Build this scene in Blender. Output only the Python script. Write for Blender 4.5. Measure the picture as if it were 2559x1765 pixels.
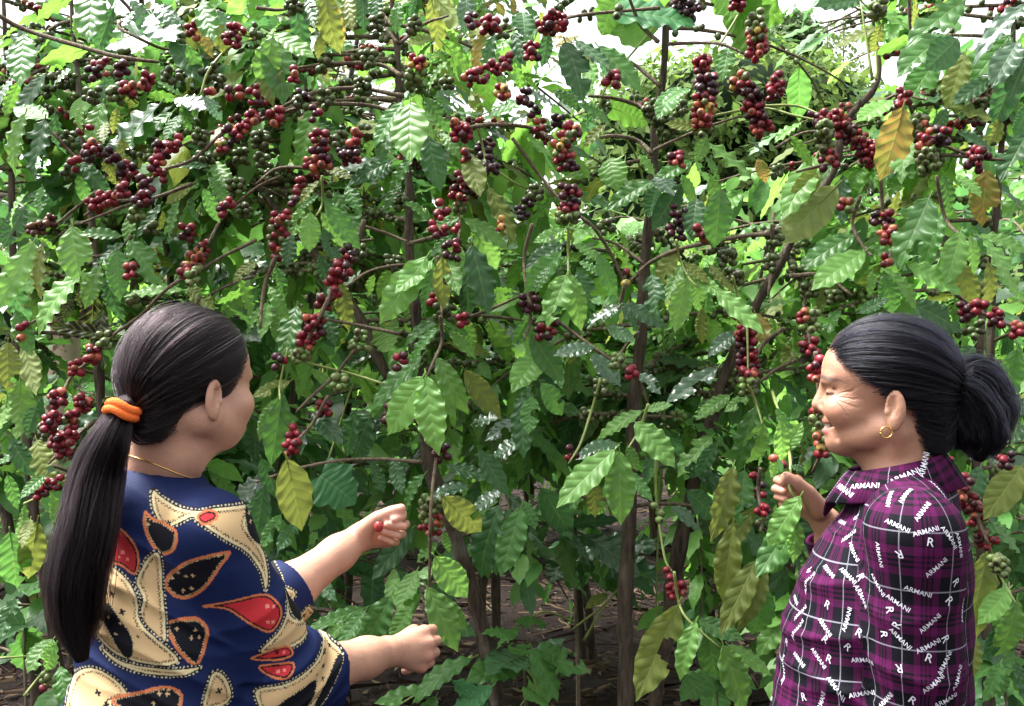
import bpy, math, random, time
import numpy as np
from mathutils import Vector, Matrix, Quaternion

T0 = time.time()
for o in list(bpy.data.objects):
    bpy.data.objects.remove(o)
scene = bpy.context.scene
COL = scene.collection

# ------------------------------------------------------------------ camera
CAM_Z = 1.5
FPX, CX, CY = 2406.0, 1279.5, 882.5          # focal length and centre in photograph pixels
cam_d = bpy.data.cameras.new("camera")
cam = bpy.data.objects.new("camera", cam_d)
COL.objects.link(cam)
cam.location = (0, 0, CAM_Z)
cam.rotation_euler = (math.radians(90), 0, 0)
cam_d.sensor_width = 36.0
cam_d.lens = 36.0 * FPX / 2559.0
cam_d.clip_start = 0.05
cam_d.clip_end = 500
scene.camera = cam

# ------------------------------------------------------------------ sky, sun, exposure
SUN_EL, SUN_AZ = math.radians(62), math.radians(-72)   # azimuth from +Y towards +X
world = bpy.data.worlds.new("World")
scene.world = world
world.use_nodes = True
wn, wl = world.node_tree.nodes, world.node_tree.links
wn.clear()
sky_n = wn.new("ShaderNodeTexSky")
sky_n.sky_type = 'NISHITA'
sky_n.sun_disc = False
sky_n.sun_elevation = SUN_EL
sky_n.sun_rotation = SUN_AZ
sky_n.air_density = 1.0
sky_n.dust_density = 6.0
sky_n.ozone_density = 1.0
hs = wn.new("ShaderNodeHueSaturation")
hs.inputs['Saturation'].default_value = 0.12
hs.inputs['Value'].default_value = 1.0
bg = wn.new("ShaderNodeBackground")
bg.inputs['Strength'].default_value = 0.075
wo = wn.new("ShaderNodeOutputWorld")
wl.new(sky_n.outputs[0], hs.inputs['Color'])
wl.new(hs.outputs[0], bg.inputs['Color'])
wl.new(bg.outputs[0], wo.inputs['Surface'])

sun_d = bpy.data.lights.new("sun", 'SUN')
sun_d.energy = 1.5
sun_d.angle = math.radians(18)
sun_d.color = (1.0, 0.97, 0.93)
sun = bpy.data.objects.new("sun", sun_d)
COL.objects.link(sun)
sdir = Vector((math.sin(SUN_AZ) * math.cos(SUN_EL), math.cos(SUN_AZ) * math.cos(SUN_EL), math.sin(SUN_EL)))
sun.rotation_euler = (-sdir).to_track_quat('-Z', 'Y').to_euler()

vs = scene.view_settings
scene.display_settings.display_device = 'sRGB'
vs.view_transform = 'Standard'
vs.look = 'None'
vs.exposure = 2.95
vs.gamma = 1.0
vs.use_curve_mapping = False
scene.cycles.max_bounces = 8
scene.cycles.diffuse_bounces = 3
scene.cycles.glossy_bounces = 3
scene.cycles.transmission_bounces = 4
scene.cycles.transparent_max_bounces = 8
scene.cycles.use_denoising = True
try:
    scene.cycles.denoiser = 'OPENIMAGEDENOISE'
except Exception:
    pass
scene.render.film_transparent = False

# ------------------------------------------------------------------ helpers
RNG = random.Random(11)
NPR = np.random.default_rng(5)

def P(px, py, d):
    """world point at depth d (metres along +Y) seen at photograph pixel px, py"""
    return Vector(((px - CX) / FPX * d, d, CAM_Z - (py - CY) / FPX * d))

def tag(o, label=None, cat=None, group=None, kind=None):
    if label: o["label"] = label
    if cat: o["category"] = cat
    if group: o["group"] = group
    if kind: o["kind"] = kind
    return o

def link(name, data, parent=None, loc=None):
    o = bpy.data.objects.new(name, data)
    COL.objects.link(o)
    if loc is not None: o.location = loc
    if parent is not None: o.parent = parent
    return o

def empty(name, loc):
    o = bpy.data.objects.new(name, None)
    o.empty_display_size = 0.1
    COL.objects.link(o)
    o.location = loc
    return o

def mesh_np(name, V, F, mats=(), smooth=True):
    """fast mesh from numpy verts (n,3) and faces: array (m,k) or list of arrays"""
    me = bpy.data.meshes.new(name)
    V = np.asarray(V, dtype=np.float32)
    Fs = [np.asarray(f, dtype=np.int32) for f in (F if isinstance(F, (list, tuple)) else [F])]
    Fs = [f for f in Fs if len(f)]
    nl = sum(f.size for f in Fs); nf = sum(len(f) for f in Fs)
    me.vertices.add(len(V)); me.vertices.foreach_set("co", V.ravel())
    me.loops.add(nl); me.polygons.add(nf)
    me.loops.foreach_set("vertex_index", np.concatenate([f.ravel() for f in Fs]))
    tot = np.concatenate([np.full(len(f), f.shape[1], np.int32) for f in Fs])
    st = np.concatenate([[0], np.cumsum(tot)[:-1]]).astype(np.int32)
    me.polygons.foreach_set("loop_start", st)
    me.polygons.foreach_set("loop_total", tot)
    if smooth: me.polygons.foreach_set("use_smooth", np.ones(nf, bool))
    me.update(calc_edges=True)
    for m in mats: me.materials.append(m)
    return me

def set_uv(me, uv_per_vert, name="UVMap"):
    li = np.empty(len(me.loops), np.int32); me.loops.foreach_get("vertex_index", li)
    lay = me.uv_layers.new(name=name)
    lay.data.foreach_set("uv", np.asarray(uv_per_vert, np.float32)[li].ravel())

def set_col(me, rgba, name="col"):
    a = me.attributes.new(name, 'FLOAT_COLOR', 'POINT')
    a.data.foreach_set("color", np.asarray(rgba, np.float32).ravel())

def smooth_path(pts, n):
    """Catmull-Rom through pts, n samples per span"""
    pts = [Vector(p) for p in pts]
    if len(pts) == 2: return [pts[0].lerp(pts[1], i / n) for i in range(n + 1)]
    ext = [pts[0] * 2 - pts[1]] + pts + [pts[-1] * 2 - pts[-2]]
    out = []
    for i in range(1, len(ext) - 2):
        p0, p1, p2, p3 = ext[i - 1:i + 3]
        for k in range(n):
            t = k / n
            out.append(0.5 * ((2 * p1) + (p2 - p0) * t + (2 * p0 - 5 * p1 + 4 * p2 - p3) * t * t + (3 * p1 - p0 - 3 * p2 + p3) * t ** 3))
    out.append(pts[-1])
    return out

def tube_arrays(path, radii, sides=6, lump=0.0, rng=None):
    path = [Vector(p) for p in path]
    n = len(path)
    V = []; ref = None
    for i, p in enumerate(path):
        t = (path[min(i + 1, n - 1)] - path[max(i - 1, 0)])
        t = t.normalized() if t.length > 1e-9 else Vector((0, 0, 1))
        if ref is None: ref = t.orthogonal().normalized()
        ref = (ref - t * ref.dot(t))
        ref = ref.normalized() if ref.length > 1e-6 else t.orthogonal().normalized()
        b = t.cross(ref)
        r = radii[i] if hasattr(radii, '__len__') else radii
        for k in range(sides):
            a = 2 * math.pi * k / sides
            rr = r * (1 + (rng.uniform(-lump, lump) if rng else 0))
            V.append(p + (ref * math.cos(a) + b * math.sin(a)) * rr)
    F = []
    for i in range(n - 1):
        for k in range(sides):
            k2 = (k + 1) % sides
            F.append((i * sides + k, i * sides + k2, (i + 1) * sides + k2, (i + 1) * sides + k))
    V.append(path[0]); V.append(path[-1])
    a0, a1 = len(V) - 2, len(V) - 1
    T = []
    for k in range(sides):
        k2 = (k + 1) % sides
        T.append((a0, k2, k)); T.append((a1, (n - 1) * sides + k, (n - 1) * sides + k2))
    return np.array([tuple(v) for v in V], np.float32), np.array(F, np.int32), np.array(T, np.int32)

class MB:
    """collects arrays into one mesh"""
    def __init__(s): s.V = []; s.Q = []; s.T = []; s.n = 0
    def add(s, V, Q=None, T=None):
        s.V.append(np.asarray(V, np.float32))
        if Q is not None and len(Q): s.Q.append(np.asarray(Q, np.int32) + s.n)
        if T is not None and len(T): s.T.append(np.asarray(T, np.int32) + s.n)
        s.n += len(V); return s
    def tube(s, path, radii, sides=6, lump=0, rng=None):
        V, F, T = tube_arrays(path, radii, sides, lump, rng); return s.add(V, F, T)
    def mesh(s, name, mats, origin=None, smooth=True):
        V = np.concatenate(s.V)
        if origin is not None: V = V - np.array(tuple(origin), np.float32)
        F = []
        if s.Q: F.append(np.concatenate(s.Q))
        if s.T: F.append(np.concatenate(s.T))
        return mesh_np(name, V, F, mats, smooth)

# ------------------------------------------------------------------ materials
def new_mat(name):
    m = bpy.data.materials.new(name); m.use_nodes = True
    nt = m.node_tree; nt.nodes.clear()
    return m, nt, nt.nodes, nt.links

class NB:
    """small node builder"""
    def __init__(s, nt): s.nt = nt; s.n = nt.nodes; s.l = nt.links
    def node(s, t, **kw):
        nd = s.n.new(t)
        for k, v in kw.items(): setattr(nd, k, v)
        return nd
    def put(s, sock, v):
        if v is None: return
        if isinstance(v, bpy.types.NodeSocket): s.l.new(v, sock)
        else: sock.default_value = v
    def math(s, op, a, b=None, c=None, clamp=False):
        nd = s.node("ShaderNodeMath", operation=op); nd.use_clamp = clamp
        s.put(nd.inputs[0], a); s.put(nd.inputs[1], b); s.put(nd.inputs[2], c)
        return nd.outputs[0]
    def mix(s, f, a, b, blend='MIX'):
        nd = s.node("ShaderNodeMix", data_type='RGBA', blend_type=blend)
        s.put(nd.inputs[0], f); s.put(nd.inputs[6], a); s.put(nd.inputs[7], b)
        return nd.outputs[2]
    def noise(s, scale, detail=3, rough=0.55, vec=None, out=0):
        nd = s.node("ShaderNodeTexNoise")
        nd.inputs['Scale'].default_value = scale; nd.inputs['Detail'].default_value = detail
        nd.inputs['Roughness'].default_value = rough
        if vec is not None: s.l.new(vec, nd.inputs['Vector'])
        return nd.outputs[out]
    def ramp(s, f, stops, interp='LINEAR'):
        nd = s.node("ShaderNodeValToRGB"); cr = nd.color_ramp; cr.interpolation = interp
        while len(cr.elements) < len(stops): cr.elements.new(0.5)
        for e, (p, c) in zip(cr.elements, stops):
            e.position = p; e.color = c if len(c) == 4 else (*c, 1)
        s.put(nd.inputs[0], f); return nd.outputs[0]
    def maprange(s, v, a, b, c=0.0, d=1.0):
        nd = s.node("ShaderNodeMapRange"); nd.clamp = True
        s.put(nd.inputs[0], v)
        for i, x in enumerate((a, b, c, d)): s.put(nd.inputs[i + 1], x)
        return nd.outputs[0]
    def bump(s, h, strength=0.3, dist=0.002, normal=None):
        nd = s.node("ShaderNodeBump"); nd.inputs['Strength'].default_value = strength
        nd.inputs['Distance'].default_value = dist; s.l.new(h, nd.inputs['Height'])
        if normal is not None: s.l.new(normal, nd.inputs['Normal'])
        return nd.outputs[0]
    def principled(s, col, rough=0.5, spec=0.5, normal=None, **kw):
        nd = s.node("ShaderNodeBsdfPrincipled")
        s.put(nd.inputs['Base Color'], col); s.put(nd.inputs['Roughness'], rough)
        s.put(nd.inputs['Specular IOR Level'], spec)
        if normal is not None: s.l.new(normal, nd.inputs['Normal'])
        for k, v in kw.items(): s.put(nd.inputs[k], v)
        return nd.outputs[0]
    def out(s, sh):
        o = s.node("ShaderNodeOutputMaterial"); s.l.new(sh, o.inputs['Surface'])

def leaf_material(name, per_object, veins=7.5):
    """coffee leaf: quilted between the side veins, glossy on top, letting light through.
    colour comes from the object's own colour (separate leaves) or a point attribute (joined leaves); alpha is the gloss"""
    m, nt, n, l = new_mat(name); b = NB(nt)
    if per_object:
        oi = b.node("ShaderNodeObjectInfo"); base, gloss, rnd = oi.outputs['Color'], oi.outputs['Alpha'], oi.outputs['Random']
    else:
        at = b.node("ShaderNodeAttribute", attribute_name="col"); base, gloss = at.outputs['Color'], at.outputs['Alpha']
        rnd = b.node("ShaderNodeNewGeometry").outputs['Random Per Island']
    uvn = b.node("ShaderNodeUVMap"); sep = b.node("ShaderNodeSeparateXYZ"); l.new(uvn.outputs[0], sep.inputs[0])
    u = sep.outputs[0]; v = b.math('SUBTRACT', b.math('MULTIPLY', sep.outputs[1], 2.0), 1.0)
    av = b.math('ABSOLUTE', v)
    ph = b.math('SUBTRACT', b.math('MULTIPLY', u, b.math('ADD', veins - 1.0, b.math('MULTIPLY', rnd, 2.4))), b.math('MULTIPLY', av, 1.3))
    fr = b.math('FRACT', ph)
    tri = b.math('ABSOLUTE', b.math('SUBTRACT', b.math('MULTIPLY', fr, 2.0), 1.0))   # 1 on a side vein, 0 between two
    vein = b.maprange(tri, 0.86, 1.0)
    mid = b.maprange(av, 0.055, 0.012)
    vmask = b.math('MAXIMUM', b.math('MULTIPLY', vein, 0.55), mid)
    tc = b.node("ShaderNodeTexCoord").outputs['Object']
    mp = b.node("ShaderNodeVectorMath", operation='ADD'); l.new(tc, mp.inputs[0])
    cmb = b.node("ShaderNodeCombineXYZ"); l.new(b.math('MULTIPLY', rnd, 37.0), cmb.inputs[0]); l.new(cmb.outputs[0], mp.inputs[1])
    nz = b.noise(5.0 if per_object else 9.0, 4, 0.6, mp.outputs[0])
    val = b.math('ADD', 0.72, b.math('MULTIPLY', nz, 0.56))
    val = b.math('MULTIPLY', val, b.math('ADD', 0.8, b.math('MULTIPLY', rnd, 0.4)))
    vv = b.node("ShaderNodeVectorMath", operation='SCALE'); l.new(base, vv.inputs[0]); l.new(val, vv.inputs['Scale'])
    c1 = vv.outputs[0]
    sc = b.node("ShaderNodeSeparateColor"); l.new(base, sc.inputs[0])
    yl = b.maprange(b.math('DIVIDE', sc.outputs[0], b.math('ADD', sc.outputs[1], .001)), .62, 1.1)
    patch = b.math('MULTIPLY', yl, b.math('MAXIMUM', b.math('MULTIPLY', b.maprange(tri, .55, .95), .75), b.maprange(b.noise(2.6, 3, .6, mp.outputs[0]), .45, .68, 0, .85)))
    c1 = b.mix(patch, c1, (.075, .125, .022, 1))
    light = b.mix(0.45, c1, (0.34, 0.44, 0.14, 1))
    c2 = b.mix(b.math('MULTIPLY', vmask, 0.40), c1, light)
    spot = b.maprange(b.noise(14.0, 2, 0.5, mp.outputs[0]), 0.72, 0.76)
    c3 = b.mix(b.math('MULTIPLY', spot, b.maprange(rnd, 0.6, 0.9, 0.0, 0.75)), c2, (0.10, 0.055, 0.02, 1))
    geo = b.node("ShaderNodeNewGeometry")
    under = b.mix(0.35, c3, (0.20, 0.26, 0.10, 1))
    c4 = b.mix(geo.outputs['Backfacing'], c3, under)
    h = b.math('ADD', b.math('SUBTRACT', 1.0, b.math('POWER', tri, 2.2)), b.math('MULTIPLY', b.maprange(av, 0.0, 0.10), 0.5))
    h = b.math('ADD', h, b.math('MULTIPLY', b.noise(40, 2, 0.5, mp.outputs[0]), 0.12))
    nm = b.bump(h, 0.22, 0.009 if per_object else 0.0015)
    rough = b.math('ADD', b.maprange(gloss, 0.0, 1.0, 0.58, 0.24), b.math('MULTIPLY', geo.outputs['Backfacing'], 0.18))
    rough = b.math('ADD', rough, b.math('MULTIPLY', b.math('SUBTRACT', nz, 0.5), 0.25))
    spec = b.maprange(b.math('POWER', gloss, 1.6), 0.0, 1.0, 0.08, 0.85)
    pr = b.principled(c4, rough, spec, nm, **{'Coat Weight': b.maprange(gloss, .75, 1.0, 0.0, .9), 'Coat Roughness': .22})
    tr = b.node("ShaderNodeBsdfTranslucent")
    hsv = b.node("ShaderNodeHueSaturation"); hsv.inputs['Hue'].default_value = 0.485
    hsv.inputs['Saturation'].default_value = 1.05; hsv.inputs['Value'].default_value = 2.3
    l.new(c3, hsv.inputs['Color']); l.new(hsv.outputs[0], tr.inputs['Color']); l.new(nm, tr.inputs['Normal'])
    ms = b.node("ShaderNodeMixShader"); ms.inputs[0].default_value = 0.40
    l.new(pr, ms.inputs[1]); l.new(tr.outputs[0], ms.inputs[2])
    b.out(ms.outputs[0])
    return m

def bark_material(name, c1, c2, scale=60, rough=0.85):
    m, nt, n, l = new_mat(name); b = NB(nt)
    tc = b.node("ShaderNodeTexCoord").outputs['Object']
    mp = b.node("ShaderNodeMapping"); mp.inputs['Scale'].default_value = (1, 1, 0.16); l.new(tc, mp.inputs[0])
    a = b.noise(scale, 5, 0.65, mp.outputs[0]); g = b.noise(scale * 0.12, 4, 0.6, tc)
    col = b.mix(b.maprange(a, 0.32, 0.7), (*c1, 1), (*c2, 1))
    col = b.mix(b.maprange(g, 0.58, 0.72, 0, 0.55), col, (0.20, 0.19, 0.15, 1))
    nm = b.bump(a, 1.0, 0.012)
    b.out(b.principled(col, rough, 0.25, nm)); return m

def simple_material(name, col, rough=0.5, spec=0.5, noise=0.25, scale=40, bump=0.0):
    m, nt, n, l = new_mat(name); b = NB(nt)
    tc = b.node("ShaderNodeTexCoord").outputs['Object']
    a = b.noise(scale, 4, 0.6, tc)
    dark = tuple(c * (1 - noise) for c in col); lite = tuple(min(1, c * (1 + noise)) for c in col)
    c = b.mix(a, (*dark, 1), (*lite, 1))
    nm = b.bump(a, bump, 0.003) if bump else None
    b.out(b.principled(c, rough, spec, nm)); return m

def berry_material(name, per_object):
    m, nt, n, l = new_mat(name); b = NB(nt)
    if per_object:
        oi = b.node("ShaderNodeObjectInfo"); base, rnd = oi.outputs['Color'], oi.outputs['Random']
    else:
        at = b.node("ShaderNodeAttribute", attribute_name="col"); base = at.outputs['Color']
        rnd = b.node("ShaderNodeNewGeometry").outputs['Random Per Island']
    tc = b.node("ShaderNodeTexCoord").outputs['Object']
    nz = b.noise(1.3 if per_object else 90, 3, 0.5, tc)
    vv = b.node("ShaderNodeVectorMath", operation='SCALE'); l.new(base, vv.inputs[0])
    l.new(b.math('ADD', 0.55, b.math('MULTIPLY', nz, 0.9)), vv.inputs['Scale'])
    sp = b.node("ShaderNodeSeparateXYZ"); l.new(tc, sp.inputs[0])
    tip = b.maprange(sp.outputs[2], 0.98, 1.10) if per_object else None
    col = vv.outputs[0]
    if per_object: col = b.mix(b.math('MULTIPLY', tip, 0.85), col, (0.03, 0.018, 0.012, 1))
    b.out(b.principled(col, 0.40, 0.40)); return m

M_LEAF = leaf_material("coffee_leaf", True)
M_LEAFJ = leaf_material("coffee_leaf_mass", False)
M_BARK = bark_material("coffee_bark", (0.016, 0.011, 0.008), (0.120, 0.090, 0.064))
M_TWIG = bark_material("coffee_twig", (0.085, 0.065, 0.038), (0.21, 0.165, 0.115), 120)
M_GREENTWIG = simple_material("green_shoot", (0.20, 0.25, 0.07), 0.5, 0.4, 0.3, 60)
M_BERRY = berry_material("coffee_cherry", True)
M_BERRYJ = berry_material("coffee_cherry_mass", False)

# ------------------------------------------------------------------ leaf shapes
def leaf_arrays(nu, nv, ratio, droop, fold, wave, twist, seed, bites=0, stalk=True, heart=False):
    """a leaf along +X, length 1, normal +Z.  returns verts, quads, uv"""
    r = random.Random(seed); ph1, ph2 = r.uniform(0, 6.28), r.uniform(0, 6.28)
    n1, n2 = r.uniform(4.0, 6.5), r.uniform(4.0, 6.5)
    V = []; UV = []
    for i in range(nu + 1):
        u = i / nu
        if heart:
            w = 0.5 * ratio * (math.sin(math.pi * min(1, (u * 0.93 + 0.07)) ** 0.62)) ** 0.7 * (1 + 0.13 * math.cos(u * 17))
        else:
            w = 0.5 * ratio * (max(0.0, math.sin(math.pi * u ** 0.88))) ** 0.78
            if u > 0.84: w *= 1 - 0.55 * ((u - 0.84) / 0.16) ** 0.8
        w = max(w, 0.004)
        for j in range(nv + 1):
            v = -1 + 2 * j / nv
            side = n1 if v > 0 else n2; ph = ph1 if v > 0 else ph2
            edge = abs(v) ** 2
            y = v * w * (1 + 0.03 * math.sin(2 * math.pi * side * u + ph + 1.3) * edge)
            z = wave * edge * math.sin(2 * math.pi * side * u + ph) * min(1, w * 7)
            z += fold * abs(v) * w - 0.55 * fold * v * v * w
            q = (u * 7.5 - abs(v) * 1.3) % 1.0
            z += 0.0035 * (math.sin(math.pi * q)) * (1 - 0.35 * abs(v)) * min(1, w * 8)
            a = twist * (u - 0.3)
            y, z = y * math.cos(a) - z * math.sin(a), y * math.sin(a) + z * math.cos(a)
            x = u
            z -= droop * u * u
            x -= 0.35 * abs(droop) * u ** 3
            if heart and u < 0.12: x -= 0.16 * abs(v) ** 1.3 * (1 - u / 0.12)
            V.append((x, y, z)); UV.append((u, (v + 1) / 2))
    F = []
    bite = []
    for k in range(bites):
        s = r.choice((-1, 1)); bite.append((r.uniform(0.3, 0.9), s * r.uniform(0.35, 1.05), r.uniform(0.05, 0.11), r.uniform(0.3, 0.6)))
    for i in range(nu):
        for j in range(nv):
            uc, vc = (i + .5) / nu, -1 + 2 * (j + .5) / nv
            if any(((uc - a) / c) ** 2 + ((vc - bb) / d) ** 2 < 1 for a, bb, c, d in bite): continue
            k = i * (nv + 1) + j
            F.append((k, k + nv + 1, k + nv + 2, k + 1))
    V = np.array(V, np.float32); UV = np.array(UV, np.float32); F = np.array(F, np.int32)
    if stalk:
        tv, tf, tt = tube_arrays([(-0.09, 0, 0.015), (0.0, 0, -0.002), (0.3, 0, 0.0 - droop * .09 - 0.004)], [0.011, 0.010, 0.006], 4)
        base = len(V)
        V = np.concatenate([V, tv]); UV = np.concatenate([UV, np.tile([[0.3, 0.5]], (len(tv), 1))]).astype(np.float32)
        F = np.concatenate([F, tf + base])
    return V, F, UV

LEAF_SPECS = [  # ratio droop fold wave twist bites
    (.42, .10, .25, .024, .0, 0), (.39, .18, .20, .030, .25, 0), (.45, .06, .18, .020, -.2, 0), (.37, .28, .30, .034, .3, 0),
    (.41, .14, .35, .036, -.35, 0), (.47, .22, .15, .026, .1, 1), (.36, .05, .30, .026, .4, 0), (.44, .34, .22, .030, -.15, 0),
    (.42, -.06, .28, .026, .2, 2), (.40, .12, .12, .040, -.4, 0), (.49, .16, .20, .024, .15, 1), (.34, .40, .35, .034, .3, 0),
    (.43, .20, .26, .038, .5, 3), (.38, .02, .22, .028, -.1, 0)]
LEAF_MESH = []; LEAF_LOW = []
for i, (ra, dr, fo, wa, tw, bi) in enumerate(LEAF_SPECS):
    V, F, UV = leaf_arrays(36, 8, ra, dr, fo, wa, tw, 100 + i, bi)
    me = mesh_np("leaf_blade", V, F, [M_LEAF]); set_uv(me, UV); LEAF_MESH.append(me)
    LEAF_LOW.append(leaf_arrays(9, 4, ra, dr, fo, wa * 1.2, tw, 100 + i, 0, stalk=False))
HEART_MESH = []
for i in range(3):
    V, F, UV = leaf_arrays(30, 12, 1.05, .10 + .06 * i, .12, .03, .1 * i, 300 + i, 0, heart=True)
    me = mesh_np("broad_leaf_blade", V, F, [M_LEAF]); set_uv(me, UV); HEART_MESH.append(me)

def berry_arrays(seg=10, rings=7):
    V = []; F = []; T = []
    for i in range(rings + 1):
        t = math.pi * i / rings
        for k in range(seg):
            a = 2 * math.pi * k / seg
            z = math.cos(t) * 1.24
            if i == 0: z -= 0.10
            rr = math.sin(t) if i not in (0, rings) else 0.10
            V.append((rr * math.cos(a), rr * math.sin(a), z))
    for i in range(rings):
        for k in range(seg):
            k2 = (k + 1) % seg
            F.append((i * seg + k, (i + 1) * seg + k, (i + 1) * seg + k2, i * seg + k2))
    V.append((0, 0, 1.10)); V.append((0, 0, -1.24))
    for k in range(seg):
        k2 = (k + 1) % seg
        T.append((len(V) - 2, k, k2)); T.append((len(V) - 1, rings * seg + k2, rings * seg + k))
    return np.array(V, np.float32), np.array(F, np.int32), np.array(T, np.int32)
BV, BF, BT = berry_arrays()
BERRY_MESH = mesh_np("cherry", BV, [BF, BT], [M_BERRY])
BVL, BFL, BTL = berry_arrays(6, 4)

LC = {  # own colour of the leaf, and its gloss in alpha
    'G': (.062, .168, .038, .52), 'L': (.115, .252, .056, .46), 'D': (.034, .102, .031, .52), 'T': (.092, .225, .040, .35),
    'Y': (.135, .170, .038, .35), 'O': (.250, .180, .050, .30), 'W': (.044, .115, .050, 1.0), 'S': (.044, .115, .046, .85),
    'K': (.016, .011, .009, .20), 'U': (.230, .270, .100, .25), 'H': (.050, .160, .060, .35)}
NORMAL_HINT = {'T': (0, .45, .9), 'W': (0, -.72, .70), 'S': (0, -.70, .70), 'L': (0, -.75, .65), 'G': (0, -.75, .6), 'D': (0, -.8, .45),
               'Y': (0, -.7, .5), 'O': (0, -.7, .5), 'K': (0, -.8, .4), 'U': (0, .6, -.6), 'H': (0, -.7, .7)}
BC = {'r': (.165, .009, .018), 'd': (.052, .007, .014), 'g': (.100, .140, .040), 'o': (.300, .075, .040), 'k': (.026, .009, .014), 'b': (.13, .06, .035), 'y': (.38, .26, .06)}

def berry_colour(code, rng):
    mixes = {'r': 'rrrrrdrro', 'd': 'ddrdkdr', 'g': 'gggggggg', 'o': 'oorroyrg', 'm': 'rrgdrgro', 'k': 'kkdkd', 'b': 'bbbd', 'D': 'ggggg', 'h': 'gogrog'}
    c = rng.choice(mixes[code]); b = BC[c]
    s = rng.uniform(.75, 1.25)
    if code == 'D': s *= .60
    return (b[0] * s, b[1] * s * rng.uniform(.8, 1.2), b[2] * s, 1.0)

class Plant:
    def __init__(s, name, base, label, cat, group=None, leaf_cap=300, berry_cap=300):
        s.root = empty(name, base); s.base = Vector(base); tag(s.root, label, cat, group)
        s.leaves = []; s.berries = []; s.lcap = leaf_cap; s.bcap = berry_cap; s.nodes = []
    def part(s, name, me): return link(name, me, s.root)
    def stem(s, name, path, radii, mat, sides=8, lump=.06, n=6):
        pts = smooth_path(path, n)
        if hasattr(radii, '__len__'):
            k = len(radii) - 1; rr = []
            for i in range(len(pts)):
                t = i / (len(pts) - 1) * k; a = min(int(t), k - 1); rr.append(radii[a] + (radii[a + 1] - radii[a]) * (t - a))
        else: rr = [radii] * len(pts)
        if name == 'trunk':
            a_, b_ = RNG.uniform(0, 6), RNG.uniform(0, 6); m_ = sum(rr) / len(rr)
            rr = [r * (1 + .10 * math.sin(i * .9 + a_) + .07 * math.sin(i * 2.3 + b_) + (.28 if RNG.random() < .06 else 0)) for i, r in enumerate(rr)]
            pts = [q + Vector((math.sin(i * .7 + a_), math.cos(i * .53 + b_), 0)) * m_ * .22 for i, q in enumerate(pts)]
        mb = MB().tube(pts, rr, sides, lump, RNG)
        s.part(name, mb.mesh(name, [mat], s.base))
        return pts
    def leaf(s, B, Tp, hint, col, wid=1.0, var=None, mesh=None):
        B, Tp = Vector(B), Vector(Tp); X = Tp - B; L = X.length * 1.14; wid *= .88
        if L < 1e-4: return
        X.normalize(); N = Vector(hint); N = N - X * N.dot(X)
        if N.length < 1e-3: N = X.orthogonal()
        N.normalize(); Y = N.cross(X)
        R = Matrix((X, Y, N)).transposed()
        s.leaves.append((B, R, L, wid, col, RNG.randrange(len(LEAF_MESH)) if var is None else var, mesh))
    def berry(s, loc, axis, rad, col): s.berries.append((Vector(loc), Vector(axis), rad, col))
    def finish(s, hero_n=0):
        """the leaves and cherries that show largest become parts of their own, the rest one mass each"""
        key = lambda t: -(t[2] / max(.5, (t[0] - Vector((0, 0, CAM_Z))).length)) - (10 if t[6] is not None else 0)
        first, rest = s.leaves[:hero_n], s.leaves[hero_n:]
        rest.sort(key=key)
        lv = first + rest
        proto = None
        for B, R, L, w, col, var, mesh in lv[:s.lcap]:
            if proto is None: proto = link("leaf", LEAF_MESH[var], s.root); o = proto
            else:
                o = proto.copy(); o.data = LEAF_MESH[var] if mesh is None else mesh; COL.objects.link(o)
            if mesh is not None: o.data = mesh
            o.rotation_mode = 'QUATERNION'; o.rotation_quaternion = R.to_quaternion()
            o.location = B - s.base; o.scale = (L, L * w, L); o.color = col
        more = lv[s.lcap:]
        if more:
            Vs = []; Fs = []; UVs = []; Cs = []; n = 0
            for B, R, L, w, col, var, mesh in more:
                V, F, UV = LEAF_LOW[var]
                M = np.array(R, np.float32)
                Vs.append((V * np.array([L, L * w, L], np.float32)) @ M.T + np.array(tuple(B - s.base), np.float32))
                Fs.append(F + n); n += len(V); UVs.append(UV); Cs.append(np.tile(np.array([col], np.float32), (len(V), 1)))
            me = mesh_np("leaves", np.concatenate(Vs), np.concatenate(Fs), [M_LEAFJ]); set_uv(me, np.concatenate(UVs)); set_col(me, np.concatenate(Cs))
            tag(s.part("leaves", me), kind="stuff")
        proto = None
        s.berries.sort(key=lambda t: -t[2] / (t[0] - Vector((0, 0, CAM_Z))).length)
        for loc, ax, rad, col in s.berries[:s.bcap]:
            if proto is None: proto = link("berry", BERRY_MESH, s.root); o = proto
            else: o = proto.copy(); COL.objects.link(o)
            o.rotation_mode = 'QUATERNION'; o.rotation_quaternion = ax.to_track_quat('Z', 'Y')
            o.location = loc - s.base; o.scale = (rad, rad, rad); o.color = col
        more = s.berries[s.bcap:]
        if more:
            mb = MB(); Cs = []
            for loc, ax, rad, col in more:
                R = np.array(ax.to_track_quat('Z', 'Y').to_matrix(), np.float32)
                mb.add((BVL * rad) @ R.T + np.array(tuple(loc - s.base), np.float32), BFL, BTL)
                Cs.append(np.tile(np.array([col], np.float32), (len(BVL), 1)))
            me = mb.mesh("berries", [M_BERRYJ]); set_col(me, np.concatenate(Cs))
            tag(s.part("berries", me), kind="stuff")

def jitter(v, a, rng=RNG): return Vector((v[0] + rng.uniform(-a, a), v[1] + rng.uniform(-a, a), v[2] + rng.uniform(-a, a)))

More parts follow.
